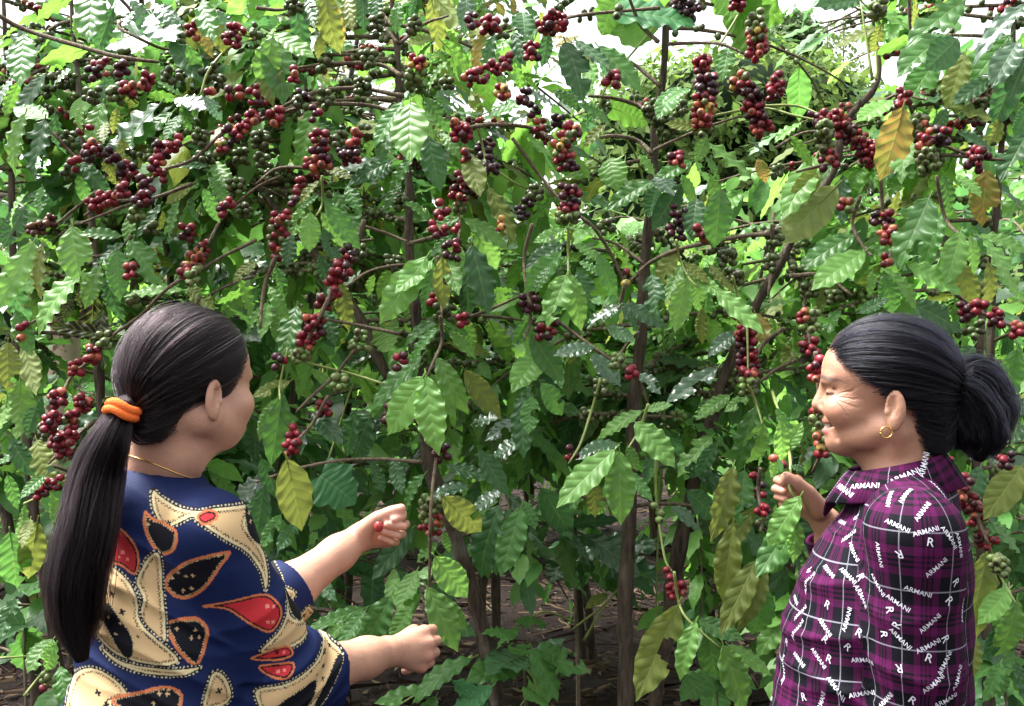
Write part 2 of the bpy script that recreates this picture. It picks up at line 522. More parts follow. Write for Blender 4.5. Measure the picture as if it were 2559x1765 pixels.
def berry_string(pl, path, n, code, rad=.0084, width=.016, rng=RNG):
    """cherries packed round a twig"""
    pts = smooth_path(path, 6) if len(path) > 1 else [Vector(path[0]) + Vector((0, 0, .012)), Vector(path[0]) - Vector((0, 0, .012))]
    ln = sum((pts[i + 1] - pts[i]).length for i in range(len(pts) - 1))
    placed = []
    codes = code if len(code) > 1 else code * 2
    tries = 0
    while len(placed) < n and tries < n * 14:
        tries += 1
        t = rng.random(); f = t * (len(pts) - 1); i = min(int(f), len(pts) - 2); c = pts[i].lerp(pts[i + 1], f - i)
        tan = (pts[i + 1] - pts[i]).normalized()
        d = Vector((rng.gauss(0, 1), rng.gauss(0, 1) - .25, rng.gauss(0, 1)))
        d = d - tan * d.dot(tan)
        if d.length < 1e-3: continue
        d.normalize(); r = rad * rng.uniform(.85, 1.12)
        p = c + d * (width * rng.uniform(.5, .95)) + tan * rng.uniform(-.006, .006)
        if any((p - q).length < (r + rq) * .74 for q, rq in placed): continue
        placed.append((p, r))
        cc = codes[min(int(t * len(codes)), len(codes) - 1)]
        ax = (d + tan * rng.uniform(-.4, .4) + Vector((0, -.3, -.2))).normalized()
        pl.berry(p, ax, r, berry_colour(cc, rng))

OPEN = [(1480, 0, 2200, 440, .85), (1270, -50, 1580, 120, .85), (1960, -50, 2180, 240, .97), (560, 370, 960, 640, .55), (640, 150, 990, 330, .6), (1130, 1440, 1900, 1765, .35)]
def open_air(p, rng):
    """gaps in the leaves: where the canopy is thin"""
    x, y = CX + p.x / p.y * FPX, CY - (p.z - CAM_Z) / p.y * FPX
    return any(a < x < c and b < y < d and rng.random() < f for a, b, c, d, f in OPEN)

def coffee_branch(pl, start, direction, length, rng, sag=.5, leaf_len=.14, palette="GGGLDS", berry='', leaf_from=.35, r0=.006, step=.055, up_leaf=.55, part="branch"):
    """a drooping side branch with opposite leaf pairs and cherries at its nodes"""
    d = Vector(direction).normalized(); pts = [Vector(start)]
    n = max(4, int(length / step)); p = Vector(start)
    for i in range(n):
        d = (d + Vector((rng.uniform(-.08, .08), rng.uniform(-.08, .08), -sag * step * 2.2))).normalized()
        p = p + d * (length / n); pts.append(p.copy())
    mb = MB().tube(pts, [r0 * (1 - .75 * i / n) + .0012 for i in range(n + 1)], 5)
    pl.part(part, mb.mesh(part, [M_TWIG], pl.base))
    for i in range(1, n + 1):
        t = i / n; tan = (pts[i] - pts[i - 1]).normalized()
        side = tan.cross(Vector((0, 0, 1)))
        side = side.normalized() if side.length > .05 else Vector((1, 0, 0))
        if i % 2: side = (side * .55 + side.cross(tan) * .8).normalized()
        if berry and t < .8 and rng.random() < .7:
            berry_string(pl, [pts[i], pts[i - 1]], rng.randint(3, 8), rng.choice(berry), width=.013, rng=rng)
        if t < leaf_from: continue
        for s in (-1, 1):
            if rng.random() < .12: continue
            L = leaf_len * rng.uniform(.65, 1.15) * (1.0 if t < .9 else .7)
            ld = (side * s * .8 + tan * .65 + Vector((rng.uniform(-.2, .2), rng.uniform(-.2, .2), -.35 + rng.uniform(-.35, .2)))).normalized()
            hint = Vector((rng.uniform(-.4, .4), rng.uniform(-.6, .2), up_leaf + rng.uniform(0, .6)))
            B = pts[i] + ld * .012
            if open_air(B + ld * L * .6, rng): continue
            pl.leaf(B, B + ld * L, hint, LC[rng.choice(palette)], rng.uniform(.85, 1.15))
        if i == n:
            pl.leaf(pts[i], pts[i] + (tan + Vector((0, 0, -.2))).normalized() * leaf_len * .7, (rng.uniform(-.3, .3), -.4, .7), LC[rng.choice(palette)])
    return pts

# ------------------------------------------------------------------ ground
def ground():
    m, nt, n, l = new_mat("red_brown_soil"); b = NB(nt)
    tc = b.node("ShaderNodeTexCoord").outputs['Object']
    a = b.noise(1.7, 6, .65, tc); c = b.noise(22, 5, .7, tc); f = b.noise(110, 3, .6, tc)
    col = b.mix(b.maprange(c, .3, .72), (.0055, .003, .0022, 1), (.020, .0105, .0080, 1))
    col = b.mix(b.maprange(a, .52, .70, 0, .6), col, (.030, .017, .012, 1))
    col = b.mix(b.maprange(f, .66, .74, 0, .5), col, (.050, .032, .021, 1))
    nm = b.bump(b.math('ADD', c, b.math('MULTIPLY', f, .4)), .9, .03)
    b.out(b.principled(col, .9, .2, nm))
    g = np.concatenate([np.linspace(-60, -9, 18), np.linspace(-8.5, 8.5, 120), np.linspace(9, 60, 18)])
    gy = np.concatenate([np.linspace(-20, 0, 10), np.linspace(.4, 12, 90), np.linspace(12.5, 90, 26)])
    X, Y = np.meshgrid(g, gy, indexing='ij')
    Z = .03 * np.sin(X * 1.7 + 1.1) * np.cos(Y * 1.3) + .018 * np.sin(X * 4.1 + Y * 3.3) + .012 * np.sin(X * 9.1 - Y * 7.7)
    Z += NPR.normal(0, .008, Z.shape) * (np.abs(X) < 9)
    V = np.stack([X, Y, Z], -1).reshape(-1, 3); ny = len(gy)
    I = (np.arange(len(g) - 1)[:, None] * ny + np.arange(ny - 1)[None]).ravel()
    F = np.stack([I, I + ny, I + ny + 1, I + 1], 1)
    tag(link("ground", mesh_np("ground", V, F, [m])), "dark red-brown soil under the coffee trees", kind="structure")
    # fallen leaves and straw, too many to count
    mm, nt, n, l = new_mat("dry_litter"); b = NB(nt)
    at = b.node("ShaderNodeAttribute", attribute_name="col")
    b.out(b.principled(at.outputs['Color'], .8, .2))
    mb = MB(); C = []; rng = random.Random(3)
    cols = [(.055, .032, .02), (.085, .055, .033), (.028, .015, .010), (.045, .027, .014), (.13, .09, .055), (.018, .010, .008)]
    for k in range(9000):
        y = 2.6 + 8.5 * rng.random() ** 1.5; x = rng.uniform(-.62, .62) * y
        z = .03 * math.sin(x * 1.7 + 1.1) * math.cos(y * 1.3) + .018 * math.sin(x * 4.1 + y * 3.3) + .012 * math.sin(x * 9.1 - y * 7.7)
        a = rng.uniform(0, 6.28); c = rng.choice(cols); t = rng.uniform(.7, 1.2)
        if rng.random() < .45:
            L, w = rng.uniform(.03, .09), rng.uniform(.008, .02)
            pts = [(0, 0, .0), (L * .5, w, rng.uniform(0, .02)), (L, 0, rng.uniform(.0, .02)), (L * .5, -w, rng.uniform(0, .02))]; F = [(0, 1, 2, 3)]
        else:
            L, w = rng.uniform(.06, .28), rng.uniform(.001, .0025)
            pts = [(0, -w, 0), (L, -w, rng.uniform(0, .03)), (L, w, rng.uniform(0, .03)), (0, w, 0), (0, 0, w * 2), (L, 0, w * 2 + .02)]; F = [(0, 1, 5, 4), (4, 5, 2, 3)]
        ca, sa = math.cos(a), math.sin(a)
        V = [(x + p[0] * ca - p[1] * sa, y + p[0] * sa + p[1] * ca, z + .016 + p[2]) for p in pts]
        mb.add(V, F); C += [(c[0] * t, c[1] * t, c[2] * t, 1)] * len(pts)
    me = mb.mesh("litter", [mm], smooth=False); set_col(me, C)
    tag(link("leaf_litter", me), "dry leaves and straw scattered over the soil", "litter", kind="stuff")
ground()

# ------------------------------------------------------------------ the front row of coffee trees
FRONT = {}
def front_tree(key, stems, label, base_px):
    """stems: list of (name, [(px,py,depth)...], [radii])"""
    st0 = [P(*q) for q in stems[0][1]]
    foot = Vector((P(*base_px).x, base_px[2], 0))
    pl = Plant("coffee_tree", foot, label, "coffee tree", "coffee trees in the front row")
    pl.stems = []
    for name, pts, rad in stems:
        pl.stems.append(pl.stem(name, [P(*q) for q in pts], [r * .62 for r in rad], M_BARK, 10, .08))
    FRONT[key] = pl
    return pl

front_tree('A', [
    ("trunk", [(300, 2700, 2.45), (285, 1900, 2.42), (262, 1400, 2.4), (250, 1000, 2.4), (240, 700, 2.38), (215, 420, 2.4), (190, 150, 2.42), (170, -150, 2.45)],
     [.024, .022, .019, .016, .014, .012, .010, .007]),
    ("trunk", [(300, 2650, 2.5), (180, 1900, 2.5), (90, 1300, 2.5), (50, 900, 2.5), (30, 500, 2.5), (10, 0, 2.5)], [.028, .024, .02, .017, .014, .009])],
    "coffee tree at the left edge, behind the woman with the long ponytail", (300, 2700, 2.45))
front_tree('B', [
    ("trunk", [(1290, 2500, 2.3), (1250, 1800, 2.3), (1215, 1620, 2.3), (1165, 1420, 2.28), (1085, 1200, 2.26), (1062, 1060, 2.25), (1045, 900, 2.25), (1030, 700, 2.26), (1020, 480, 2.28), (1000, 250, 2.3), (985, 60, 2.3), (975, -150, 2.3)],
     [.034, .032, .030, .029, .028, .026, .0195, .0175, .0165, .0135, .011, .008]),
    ("trunk", [(1060, 1060, 2.25), (965, 930, 2.29), (885, 770, 2.32), (790, 640, 2.36), (690, 520, 2.4), (600, 410, 2.45), (540, 280, 2.5), (470, 60, 2.55)],
     [.026, .021, .019, .016, .0145, .012, .009, .006])],
    "forked coffee tree whose leaning stem starts behind the reaching hands", (1290, 2500, 2.3))
front_tree('C', [
    ("trunk", [(1570, 2400, 2.3), (1562, 1765, 2.3), (1565, 1500, 2.3), (1578, 1150, 2.3), (1600, 850, 2.3), (1615, 650, 2.3), (1632, 430, 2.3), (1650, 230, 2.3), (1668, 40, 2.3), (1672, -150, 2.3)],
     [.032, .031, .029, .026, .0235, .022, .019, .0155, .013, .010])],
    "slender upright coffee tree in the middle with a straight ridged trunk", (1570, 2400, 2.3))
front_tree('D', [
    ("trunk", [(1610, 2350, 2.45), (1640, 1765, 2.45), (1668, 1560, 2.44), (1720, 1270, 2.42), (1780, 1020, 2.4), (1850, 850, 2.38), (1925, 700, 2.36), (2010, 540, 2.34), (2085, 420, 2.32), (2115, 300, 2.32), (2195, 205, 2.32), (2185, 90, 2.32), (2180, -120, 2.32)],
     [.033, .031, .030, .028, .025, .022, .019, .016, .0145, .014, .010, .007, .005]),
    ("trunk", [(1755, 1130, 2.42), (1830, 960, 2.5), (1960, 800, 2.55), (2010, 690, 2.58), (2045, 560, 2.6)], [.016, .014, .012, .010, .007])],
    "coffee tree leaning from the middle of the row towards the earringed woman", (1610, 2350, 2.45))
front_tree('E', [
    ("trunk", [(2480, 2400, 2.4), (2470, 1765, 2.4), (2450, 1300, 2.4), (2440, 950, 2.4), (2470, 700, 2.4), (2500, 400, 2.4), (2530, 100, 2.4), (2540, -150, 2.4)],
     [.024, .022, .020, .017, .014, .012, .010, .007])],
    "dense coffee tree at the right edge, behind the woman with the plaid shirt", (2480, 2400, 2.4))

def tree_at(px):
    return FRONT['A' if px < 560 else 'B' if px < 1300 else 'C' if px < 1785 else 'D' if px < 2235 else 'E']

# leaves seen one by one: base x y, tip x y in photograph pixels, kind, [width], [depth]
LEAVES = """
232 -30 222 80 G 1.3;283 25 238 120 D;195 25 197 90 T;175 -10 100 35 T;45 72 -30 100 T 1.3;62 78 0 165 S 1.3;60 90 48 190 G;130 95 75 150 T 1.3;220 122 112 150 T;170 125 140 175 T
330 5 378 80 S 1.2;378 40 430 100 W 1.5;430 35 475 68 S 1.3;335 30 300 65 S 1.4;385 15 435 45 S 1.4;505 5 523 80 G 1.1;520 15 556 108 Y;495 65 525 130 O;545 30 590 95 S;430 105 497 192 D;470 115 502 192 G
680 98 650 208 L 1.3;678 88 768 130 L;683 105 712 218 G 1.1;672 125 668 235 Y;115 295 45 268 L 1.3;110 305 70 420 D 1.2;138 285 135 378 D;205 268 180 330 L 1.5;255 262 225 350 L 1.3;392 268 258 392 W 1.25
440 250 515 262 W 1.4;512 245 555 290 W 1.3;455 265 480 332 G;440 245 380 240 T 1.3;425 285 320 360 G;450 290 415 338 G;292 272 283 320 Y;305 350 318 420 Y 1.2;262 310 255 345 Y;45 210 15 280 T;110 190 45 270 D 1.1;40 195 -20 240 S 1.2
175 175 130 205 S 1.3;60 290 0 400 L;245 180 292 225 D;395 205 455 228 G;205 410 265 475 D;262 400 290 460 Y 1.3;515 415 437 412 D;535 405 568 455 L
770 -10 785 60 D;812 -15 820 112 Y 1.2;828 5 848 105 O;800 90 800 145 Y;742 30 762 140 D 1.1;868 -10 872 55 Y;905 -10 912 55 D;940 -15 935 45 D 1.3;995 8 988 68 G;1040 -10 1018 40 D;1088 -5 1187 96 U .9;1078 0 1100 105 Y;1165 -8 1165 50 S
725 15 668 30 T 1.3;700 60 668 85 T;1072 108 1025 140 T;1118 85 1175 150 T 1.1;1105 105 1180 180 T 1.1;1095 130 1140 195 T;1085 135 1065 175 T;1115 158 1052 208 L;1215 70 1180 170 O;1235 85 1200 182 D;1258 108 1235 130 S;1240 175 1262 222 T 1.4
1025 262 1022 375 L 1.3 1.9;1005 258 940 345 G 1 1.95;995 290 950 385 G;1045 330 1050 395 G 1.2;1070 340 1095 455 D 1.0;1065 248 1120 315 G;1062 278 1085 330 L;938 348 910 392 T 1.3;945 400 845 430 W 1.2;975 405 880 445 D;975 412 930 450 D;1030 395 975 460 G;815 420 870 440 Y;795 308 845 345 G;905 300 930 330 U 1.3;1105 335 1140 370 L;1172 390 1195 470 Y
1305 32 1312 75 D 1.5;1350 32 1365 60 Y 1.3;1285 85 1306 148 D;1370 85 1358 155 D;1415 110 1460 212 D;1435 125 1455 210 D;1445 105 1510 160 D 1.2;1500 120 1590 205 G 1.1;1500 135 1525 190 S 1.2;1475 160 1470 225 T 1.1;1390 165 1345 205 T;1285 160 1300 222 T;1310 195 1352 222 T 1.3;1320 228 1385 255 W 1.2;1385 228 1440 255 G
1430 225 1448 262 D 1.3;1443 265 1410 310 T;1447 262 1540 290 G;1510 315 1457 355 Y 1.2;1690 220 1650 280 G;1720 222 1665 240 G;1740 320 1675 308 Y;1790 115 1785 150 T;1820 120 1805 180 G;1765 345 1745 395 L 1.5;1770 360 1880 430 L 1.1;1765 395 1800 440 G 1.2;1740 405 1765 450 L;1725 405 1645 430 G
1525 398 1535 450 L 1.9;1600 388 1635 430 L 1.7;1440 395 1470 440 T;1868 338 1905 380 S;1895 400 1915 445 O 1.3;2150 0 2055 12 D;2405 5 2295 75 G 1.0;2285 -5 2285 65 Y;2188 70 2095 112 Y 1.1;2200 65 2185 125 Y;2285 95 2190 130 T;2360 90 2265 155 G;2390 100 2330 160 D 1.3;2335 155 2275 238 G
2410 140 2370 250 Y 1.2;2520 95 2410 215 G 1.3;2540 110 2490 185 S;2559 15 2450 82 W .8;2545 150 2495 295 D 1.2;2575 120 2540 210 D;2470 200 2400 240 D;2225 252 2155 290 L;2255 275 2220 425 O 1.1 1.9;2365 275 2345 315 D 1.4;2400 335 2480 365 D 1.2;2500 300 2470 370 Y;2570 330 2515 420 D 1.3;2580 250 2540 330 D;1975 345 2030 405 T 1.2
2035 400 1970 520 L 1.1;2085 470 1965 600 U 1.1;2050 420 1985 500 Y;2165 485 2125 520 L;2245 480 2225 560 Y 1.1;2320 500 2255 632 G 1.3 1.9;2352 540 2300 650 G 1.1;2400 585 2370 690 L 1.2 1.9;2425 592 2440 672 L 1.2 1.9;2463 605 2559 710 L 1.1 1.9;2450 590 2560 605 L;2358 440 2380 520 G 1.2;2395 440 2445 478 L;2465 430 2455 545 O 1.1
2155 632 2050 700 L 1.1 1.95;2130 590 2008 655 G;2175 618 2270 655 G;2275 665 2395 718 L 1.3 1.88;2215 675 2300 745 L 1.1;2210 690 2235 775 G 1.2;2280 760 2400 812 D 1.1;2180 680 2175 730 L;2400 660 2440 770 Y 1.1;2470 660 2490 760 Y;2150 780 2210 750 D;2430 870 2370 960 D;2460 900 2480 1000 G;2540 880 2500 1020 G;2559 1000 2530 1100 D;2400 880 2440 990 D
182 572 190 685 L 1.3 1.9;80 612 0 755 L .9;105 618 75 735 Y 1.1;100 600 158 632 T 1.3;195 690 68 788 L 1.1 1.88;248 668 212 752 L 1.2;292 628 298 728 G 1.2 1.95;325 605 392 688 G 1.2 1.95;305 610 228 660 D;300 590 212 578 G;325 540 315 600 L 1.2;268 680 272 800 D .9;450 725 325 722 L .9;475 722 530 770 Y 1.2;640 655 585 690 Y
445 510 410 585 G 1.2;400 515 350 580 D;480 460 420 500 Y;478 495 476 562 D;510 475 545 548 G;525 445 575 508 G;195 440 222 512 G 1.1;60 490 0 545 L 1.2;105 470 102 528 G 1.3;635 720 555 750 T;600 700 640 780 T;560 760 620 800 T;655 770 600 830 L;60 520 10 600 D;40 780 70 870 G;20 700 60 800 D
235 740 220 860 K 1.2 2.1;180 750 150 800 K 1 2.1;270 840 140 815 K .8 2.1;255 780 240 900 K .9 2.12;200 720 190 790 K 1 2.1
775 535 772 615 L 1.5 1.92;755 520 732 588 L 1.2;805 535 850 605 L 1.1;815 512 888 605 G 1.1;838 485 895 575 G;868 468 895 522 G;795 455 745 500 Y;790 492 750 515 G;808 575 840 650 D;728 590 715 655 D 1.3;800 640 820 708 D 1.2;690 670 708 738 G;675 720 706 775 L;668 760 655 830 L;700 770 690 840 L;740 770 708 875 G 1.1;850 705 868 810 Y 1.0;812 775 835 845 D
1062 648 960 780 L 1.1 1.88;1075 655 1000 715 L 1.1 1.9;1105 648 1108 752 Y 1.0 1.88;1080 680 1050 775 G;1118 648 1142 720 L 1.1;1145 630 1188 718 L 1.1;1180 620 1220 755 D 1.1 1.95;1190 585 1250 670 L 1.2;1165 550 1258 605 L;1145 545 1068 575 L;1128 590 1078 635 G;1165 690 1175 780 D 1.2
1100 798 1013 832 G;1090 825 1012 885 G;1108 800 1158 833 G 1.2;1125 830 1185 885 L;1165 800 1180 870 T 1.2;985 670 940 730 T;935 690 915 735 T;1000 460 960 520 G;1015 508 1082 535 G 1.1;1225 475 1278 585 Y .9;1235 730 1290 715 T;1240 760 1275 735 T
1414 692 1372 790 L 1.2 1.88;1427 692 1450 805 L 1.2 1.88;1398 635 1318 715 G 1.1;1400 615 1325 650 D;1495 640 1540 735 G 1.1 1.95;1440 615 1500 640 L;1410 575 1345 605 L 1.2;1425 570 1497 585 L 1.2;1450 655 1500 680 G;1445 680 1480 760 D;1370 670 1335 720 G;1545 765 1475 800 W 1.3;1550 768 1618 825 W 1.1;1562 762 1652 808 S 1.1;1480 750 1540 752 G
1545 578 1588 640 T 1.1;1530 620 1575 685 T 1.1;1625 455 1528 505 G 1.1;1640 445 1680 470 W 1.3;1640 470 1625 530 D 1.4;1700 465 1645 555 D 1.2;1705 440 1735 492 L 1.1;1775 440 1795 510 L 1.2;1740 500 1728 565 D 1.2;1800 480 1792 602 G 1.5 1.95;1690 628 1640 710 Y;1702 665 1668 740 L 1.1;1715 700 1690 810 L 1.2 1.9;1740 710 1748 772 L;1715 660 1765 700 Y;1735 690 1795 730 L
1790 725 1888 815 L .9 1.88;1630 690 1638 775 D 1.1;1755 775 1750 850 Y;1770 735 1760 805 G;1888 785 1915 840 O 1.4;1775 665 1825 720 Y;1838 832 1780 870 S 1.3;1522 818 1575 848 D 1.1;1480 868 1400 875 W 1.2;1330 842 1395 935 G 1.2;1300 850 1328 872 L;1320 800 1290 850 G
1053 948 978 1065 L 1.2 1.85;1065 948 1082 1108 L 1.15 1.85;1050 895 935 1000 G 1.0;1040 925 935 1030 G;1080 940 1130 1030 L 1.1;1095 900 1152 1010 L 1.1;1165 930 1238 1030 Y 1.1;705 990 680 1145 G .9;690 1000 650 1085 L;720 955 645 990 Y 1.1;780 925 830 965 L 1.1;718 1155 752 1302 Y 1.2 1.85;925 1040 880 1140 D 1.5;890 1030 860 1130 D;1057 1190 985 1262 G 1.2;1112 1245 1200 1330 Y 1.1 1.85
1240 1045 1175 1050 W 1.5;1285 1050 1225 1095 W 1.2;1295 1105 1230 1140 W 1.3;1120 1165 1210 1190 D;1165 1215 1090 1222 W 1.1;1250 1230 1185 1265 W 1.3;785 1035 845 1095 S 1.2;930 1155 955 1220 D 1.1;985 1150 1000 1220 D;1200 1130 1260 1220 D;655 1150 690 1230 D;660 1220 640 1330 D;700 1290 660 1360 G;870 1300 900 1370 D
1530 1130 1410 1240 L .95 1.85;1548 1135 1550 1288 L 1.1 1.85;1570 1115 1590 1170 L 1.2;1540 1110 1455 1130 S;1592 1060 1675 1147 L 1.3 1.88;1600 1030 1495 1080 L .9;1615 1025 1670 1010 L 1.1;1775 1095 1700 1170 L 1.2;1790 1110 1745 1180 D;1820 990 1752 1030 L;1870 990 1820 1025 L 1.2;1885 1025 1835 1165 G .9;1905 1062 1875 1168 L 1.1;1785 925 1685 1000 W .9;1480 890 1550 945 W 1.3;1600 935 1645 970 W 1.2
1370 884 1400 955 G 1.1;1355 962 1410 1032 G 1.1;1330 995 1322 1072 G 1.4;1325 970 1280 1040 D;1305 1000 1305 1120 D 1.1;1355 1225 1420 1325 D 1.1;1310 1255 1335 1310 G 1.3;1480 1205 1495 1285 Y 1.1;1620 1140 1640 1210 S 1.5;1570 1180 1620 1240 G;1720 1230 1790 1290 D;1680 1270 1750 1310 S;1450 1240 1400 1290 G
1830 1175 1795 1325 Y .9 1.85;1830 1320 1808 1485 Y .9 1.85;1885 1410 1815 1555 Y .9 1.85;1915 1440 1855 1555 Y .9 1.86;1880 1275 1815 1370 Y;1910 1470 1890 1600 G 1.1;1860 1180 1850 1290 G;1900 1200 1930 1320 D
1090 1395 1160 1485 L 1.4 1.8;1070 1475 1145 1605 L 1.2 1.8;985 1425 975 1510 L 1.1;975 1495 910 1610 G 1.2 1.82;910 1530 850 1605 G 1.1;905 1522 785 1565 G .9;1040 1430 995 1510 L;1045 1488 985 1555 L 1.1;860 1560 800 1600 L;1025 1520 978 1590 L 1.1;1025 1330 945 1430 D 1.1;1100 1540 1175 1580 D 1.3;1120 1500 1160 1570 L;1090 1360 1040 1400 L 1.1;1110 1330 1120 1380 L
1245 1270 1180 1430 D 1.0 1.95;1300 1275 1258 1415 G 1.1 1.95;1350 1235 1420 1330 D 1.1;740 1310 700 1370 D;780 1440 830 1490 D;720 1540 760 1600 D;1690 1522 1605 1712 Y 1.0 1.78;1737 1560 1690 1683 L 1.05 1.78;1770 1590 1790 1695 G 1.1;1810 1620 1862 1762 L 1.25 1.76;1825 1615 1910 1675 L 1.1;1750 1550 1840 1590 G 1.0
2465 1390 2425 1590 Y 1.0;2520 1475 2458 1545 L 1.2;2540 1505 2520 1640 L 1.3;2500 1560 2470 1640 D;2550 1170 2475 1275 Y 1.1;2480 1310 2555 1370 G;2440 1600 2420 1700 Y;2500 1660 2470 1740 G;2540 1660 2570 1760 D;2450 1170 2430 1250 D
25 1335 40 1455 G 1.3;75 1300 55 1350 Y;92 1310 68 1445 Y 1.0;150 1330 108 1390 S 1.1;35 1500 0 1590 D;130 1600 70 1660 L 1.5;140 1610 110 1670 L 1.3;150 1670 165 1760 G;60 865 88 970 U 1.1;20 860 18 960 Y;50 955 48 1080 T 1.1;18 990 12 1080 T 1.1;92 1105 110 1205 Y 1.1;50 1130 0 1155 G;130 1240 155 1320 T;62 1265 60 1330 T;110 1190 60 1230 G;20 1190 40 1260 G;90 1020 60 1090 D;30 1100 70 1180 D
"""
for row in LEAVES.strip().split("\n"):
    for e in row.split(";"):
        q = e.split()
        bx, by, tx, ty = map(float, q[:4]); code = q[4]
        w = float(q[5]) if len(q) > 5 else 1.05
        pl = tree_at((bx + tx) / 2)
        d = float(q[6]) if len(q) > 6 else RNG.uniform(1.95, 2.2)
        if code == 'T': d += .12
        h = NORMAL_HINT[code]
        hint = (h[0] + RNG.uniform(-.35, .35), h[1] + RNG.uniform(-.15, .15), h[2] + RNG.uniform(-.15, .15))
        bd = d + RNG.uniform(-.01, .03)
        B_, T_ = P(bx, by, bd), P(tx, ty, bd - RNG.uniform(-.03, .06))
        pl.leaf(B_ - (T_ - B_) * .05, T_ + (T_ - B_) * .07, hint, LC[code], w)
for pl in FRONT.values(): pl.hero = len(pl.leaves)

# side branches seen one by one: radius in mm, then x y points
BRANCHES = """
5 1.95 -20 30 65 75 230 125 310 145 395 155;4 2.05 285 -20 330 35 295 65 345 95 400 120 430 125;3 2.0 600 105 560 130 520 180 500 240;4 2.05 640 20 700 25 760 10
4 2.1 985 70 940 20 900 -10;4 2.1 995 110 965 70;4 2.1 998 110 1060 60 1120 40;5 2.1 1005 190 960 165 900 158 820 160 740 170;5 2.1 1008 240 905 222 815 225 740 250 650 300;5 2.12 1010 290 930 265 850 260 780 262 650 300 560 330
5 2.05 1650 215 1590 165 1530 130;4 2.05 1650 20 1530 30 1440 40 1360 65;5 2.05 1640 290 1590 262 1530 245 1470 240;5 2.05 1645 105 1600 60 1570 -10;4 2.05 1670 110 1740 108 1800 110 1860 135
5 2.0 1630 385 1590 350 1530 340 1500 345;5 2.0 1380 350 1330 320 1240 312 1180 318 1130 340;4 2.0 1280 345 1350 440 1420 520 1480 565 1530 640 1562 710;4 2.0 1562 710 1550 760 1545 772
4 2.0 1635 375 1700 345 1760 320 1850 290;3 2.05 1780 290 1900 270 1990 290 2080 310;3 2.05 1900 265 1990 265 2060 290;4 2.05 1940 370 2000 335 2060 325;4 2.0 2110 415 2070 410 2030 420 1990 430
4 2.0 2120 325 2230 240 2310 250;4 2.0 2270 250 2290 310 2330 350 2430 390 2510 400;3 2.0 2190 200 2190 120 2200 60 2140 -10;3 2.05 2180 200 2150 0;4 2.0 2270 -20 2275 90
5 1.95 910 550 885 640 845 700 800 790 765 860 755 900;3 1.98 805 440 805 510 790 540;4 2.05 905 565 970 585 1020 605;4 2.1 870 715 920 680 975 665 1030 660;5 2.1 1020 610 1090 590 1110 570
4 2.0 1150 480 1150 545 1145 600 1125 640;3 1.95 1420 570 1420 640 1420 690;4 2.0 1610 660 1540 610 1480 595;5 2.0 1920 585 1860 590 1780 605 1690 625 1620 660 1580 700
3 1.95 1690 600 1700 650 1735 710 1800 730;3 1.95 1830 690 1845 740 1865 800 1870 960;4 2.0 1330 560 1310 640 1315 720 1325 760;4 2.05 1150 800 1220 775 1300 740;4 2.0 1320 730 1325 800 1310 850
4 2.0 1365 780 1430 830 1500 880 1560 920 1600 960 1620 1010;3 1.9 1620 1010 1600 1070 1570 1120;4 1.98 1595 830 1560 870 1540 900;3 2.0 1500 950 1480 1020 1450 1110 1420 1160
4 1.95 1100 790 1105 850 1085 900 1065 945;4 1.95 1095 640 1100 720 1105 800;4 1.9 1085 1060 1090 1130 1080 1230 1075 1320 1075 1400 1070 1480;4 1.98 1055 1155 960 1148 860 1150 770 1165 700 1185 640 1205
4 1.98 890 870 840 935 780 990 740 1030;3 2.0 960 960 880 935 780 910 720 890;4 2.0 1000 835 880 810 760 790;3 1.95 720 870 700 960 700 1000;4 1.95 820 990 780 1060 735 1110 720 1150 700 1180
5 1.95 690 640 660 720 650 820;4 2.0 640 600 560 640 490 680 420 720 350 790 280 840 230 900;4 2.0 230 900 180 940 150 1000 110 1080;4 2.0 240 1050 170 1110 120 1160
4 2.0 520 610 560 540 640 470 700 440;4 2.0 480 460 400 490 300 520 200 560;3 2.0 505 620 480 690 470 730;4 2.0 330 590 300 620 250 640 190 640;3 2.0 60 1260 100 1240 180 1190
4 2.0 190 690 150 760 90 800 40 830;4 2.0 2200 440 2210 560 2230 620 2210 660;4 2.0 2340 440 2360 540 2390 580 2420 600;4 1.95 2150 490 2130 560 2160 620 2180 640;4 2.0 2040 700 2010 760 2020 830 2030 900
5 2.0 1975 690 2060 690 2130 740;5 2.05 1930 560 1930 640 1920 740;4 2.0 2380 730 2450 780 2540 820;4 1.75 2038 880 2045 960 2042 1060 2050 1130 2030 1180;5 2.0 1960 820 1900 870 1870 960
4 2.0 1990 900 1930 930 1870 980;3 1.9 1870 960 1890 1010 1905 1060;4 1.95 1900 1170 1895 1230 1905 1290 1900 1330;3 1.95 1640 1130 1640 1250 1660 1390 1680 1430;3 1.85 1685 1430 1695 1500 1720 1550 1800 1620
5 2.0 2360 1150 2400 1210 2440 1290 2470 1360;3 2.0 2470 1360 2500 1440 2540 1510;4 2.0 500 740 470 830;4 2.05 240 480 190 520 140 560;4 2.0 560 330 480 400 400 430 330 500;4 2.0 330 500 260 510 210 540
4 2.0 130 330 200 400 240 360;3 2.0 60 1740 100 1690 130 1660;3 2.0 0 1645 70 1640;4 2.05 820 425 700 420 640 460;3 2.0 1190 310 1210 380 1215 440;3 2.0 1160 300 1158 400 1150 470
"""
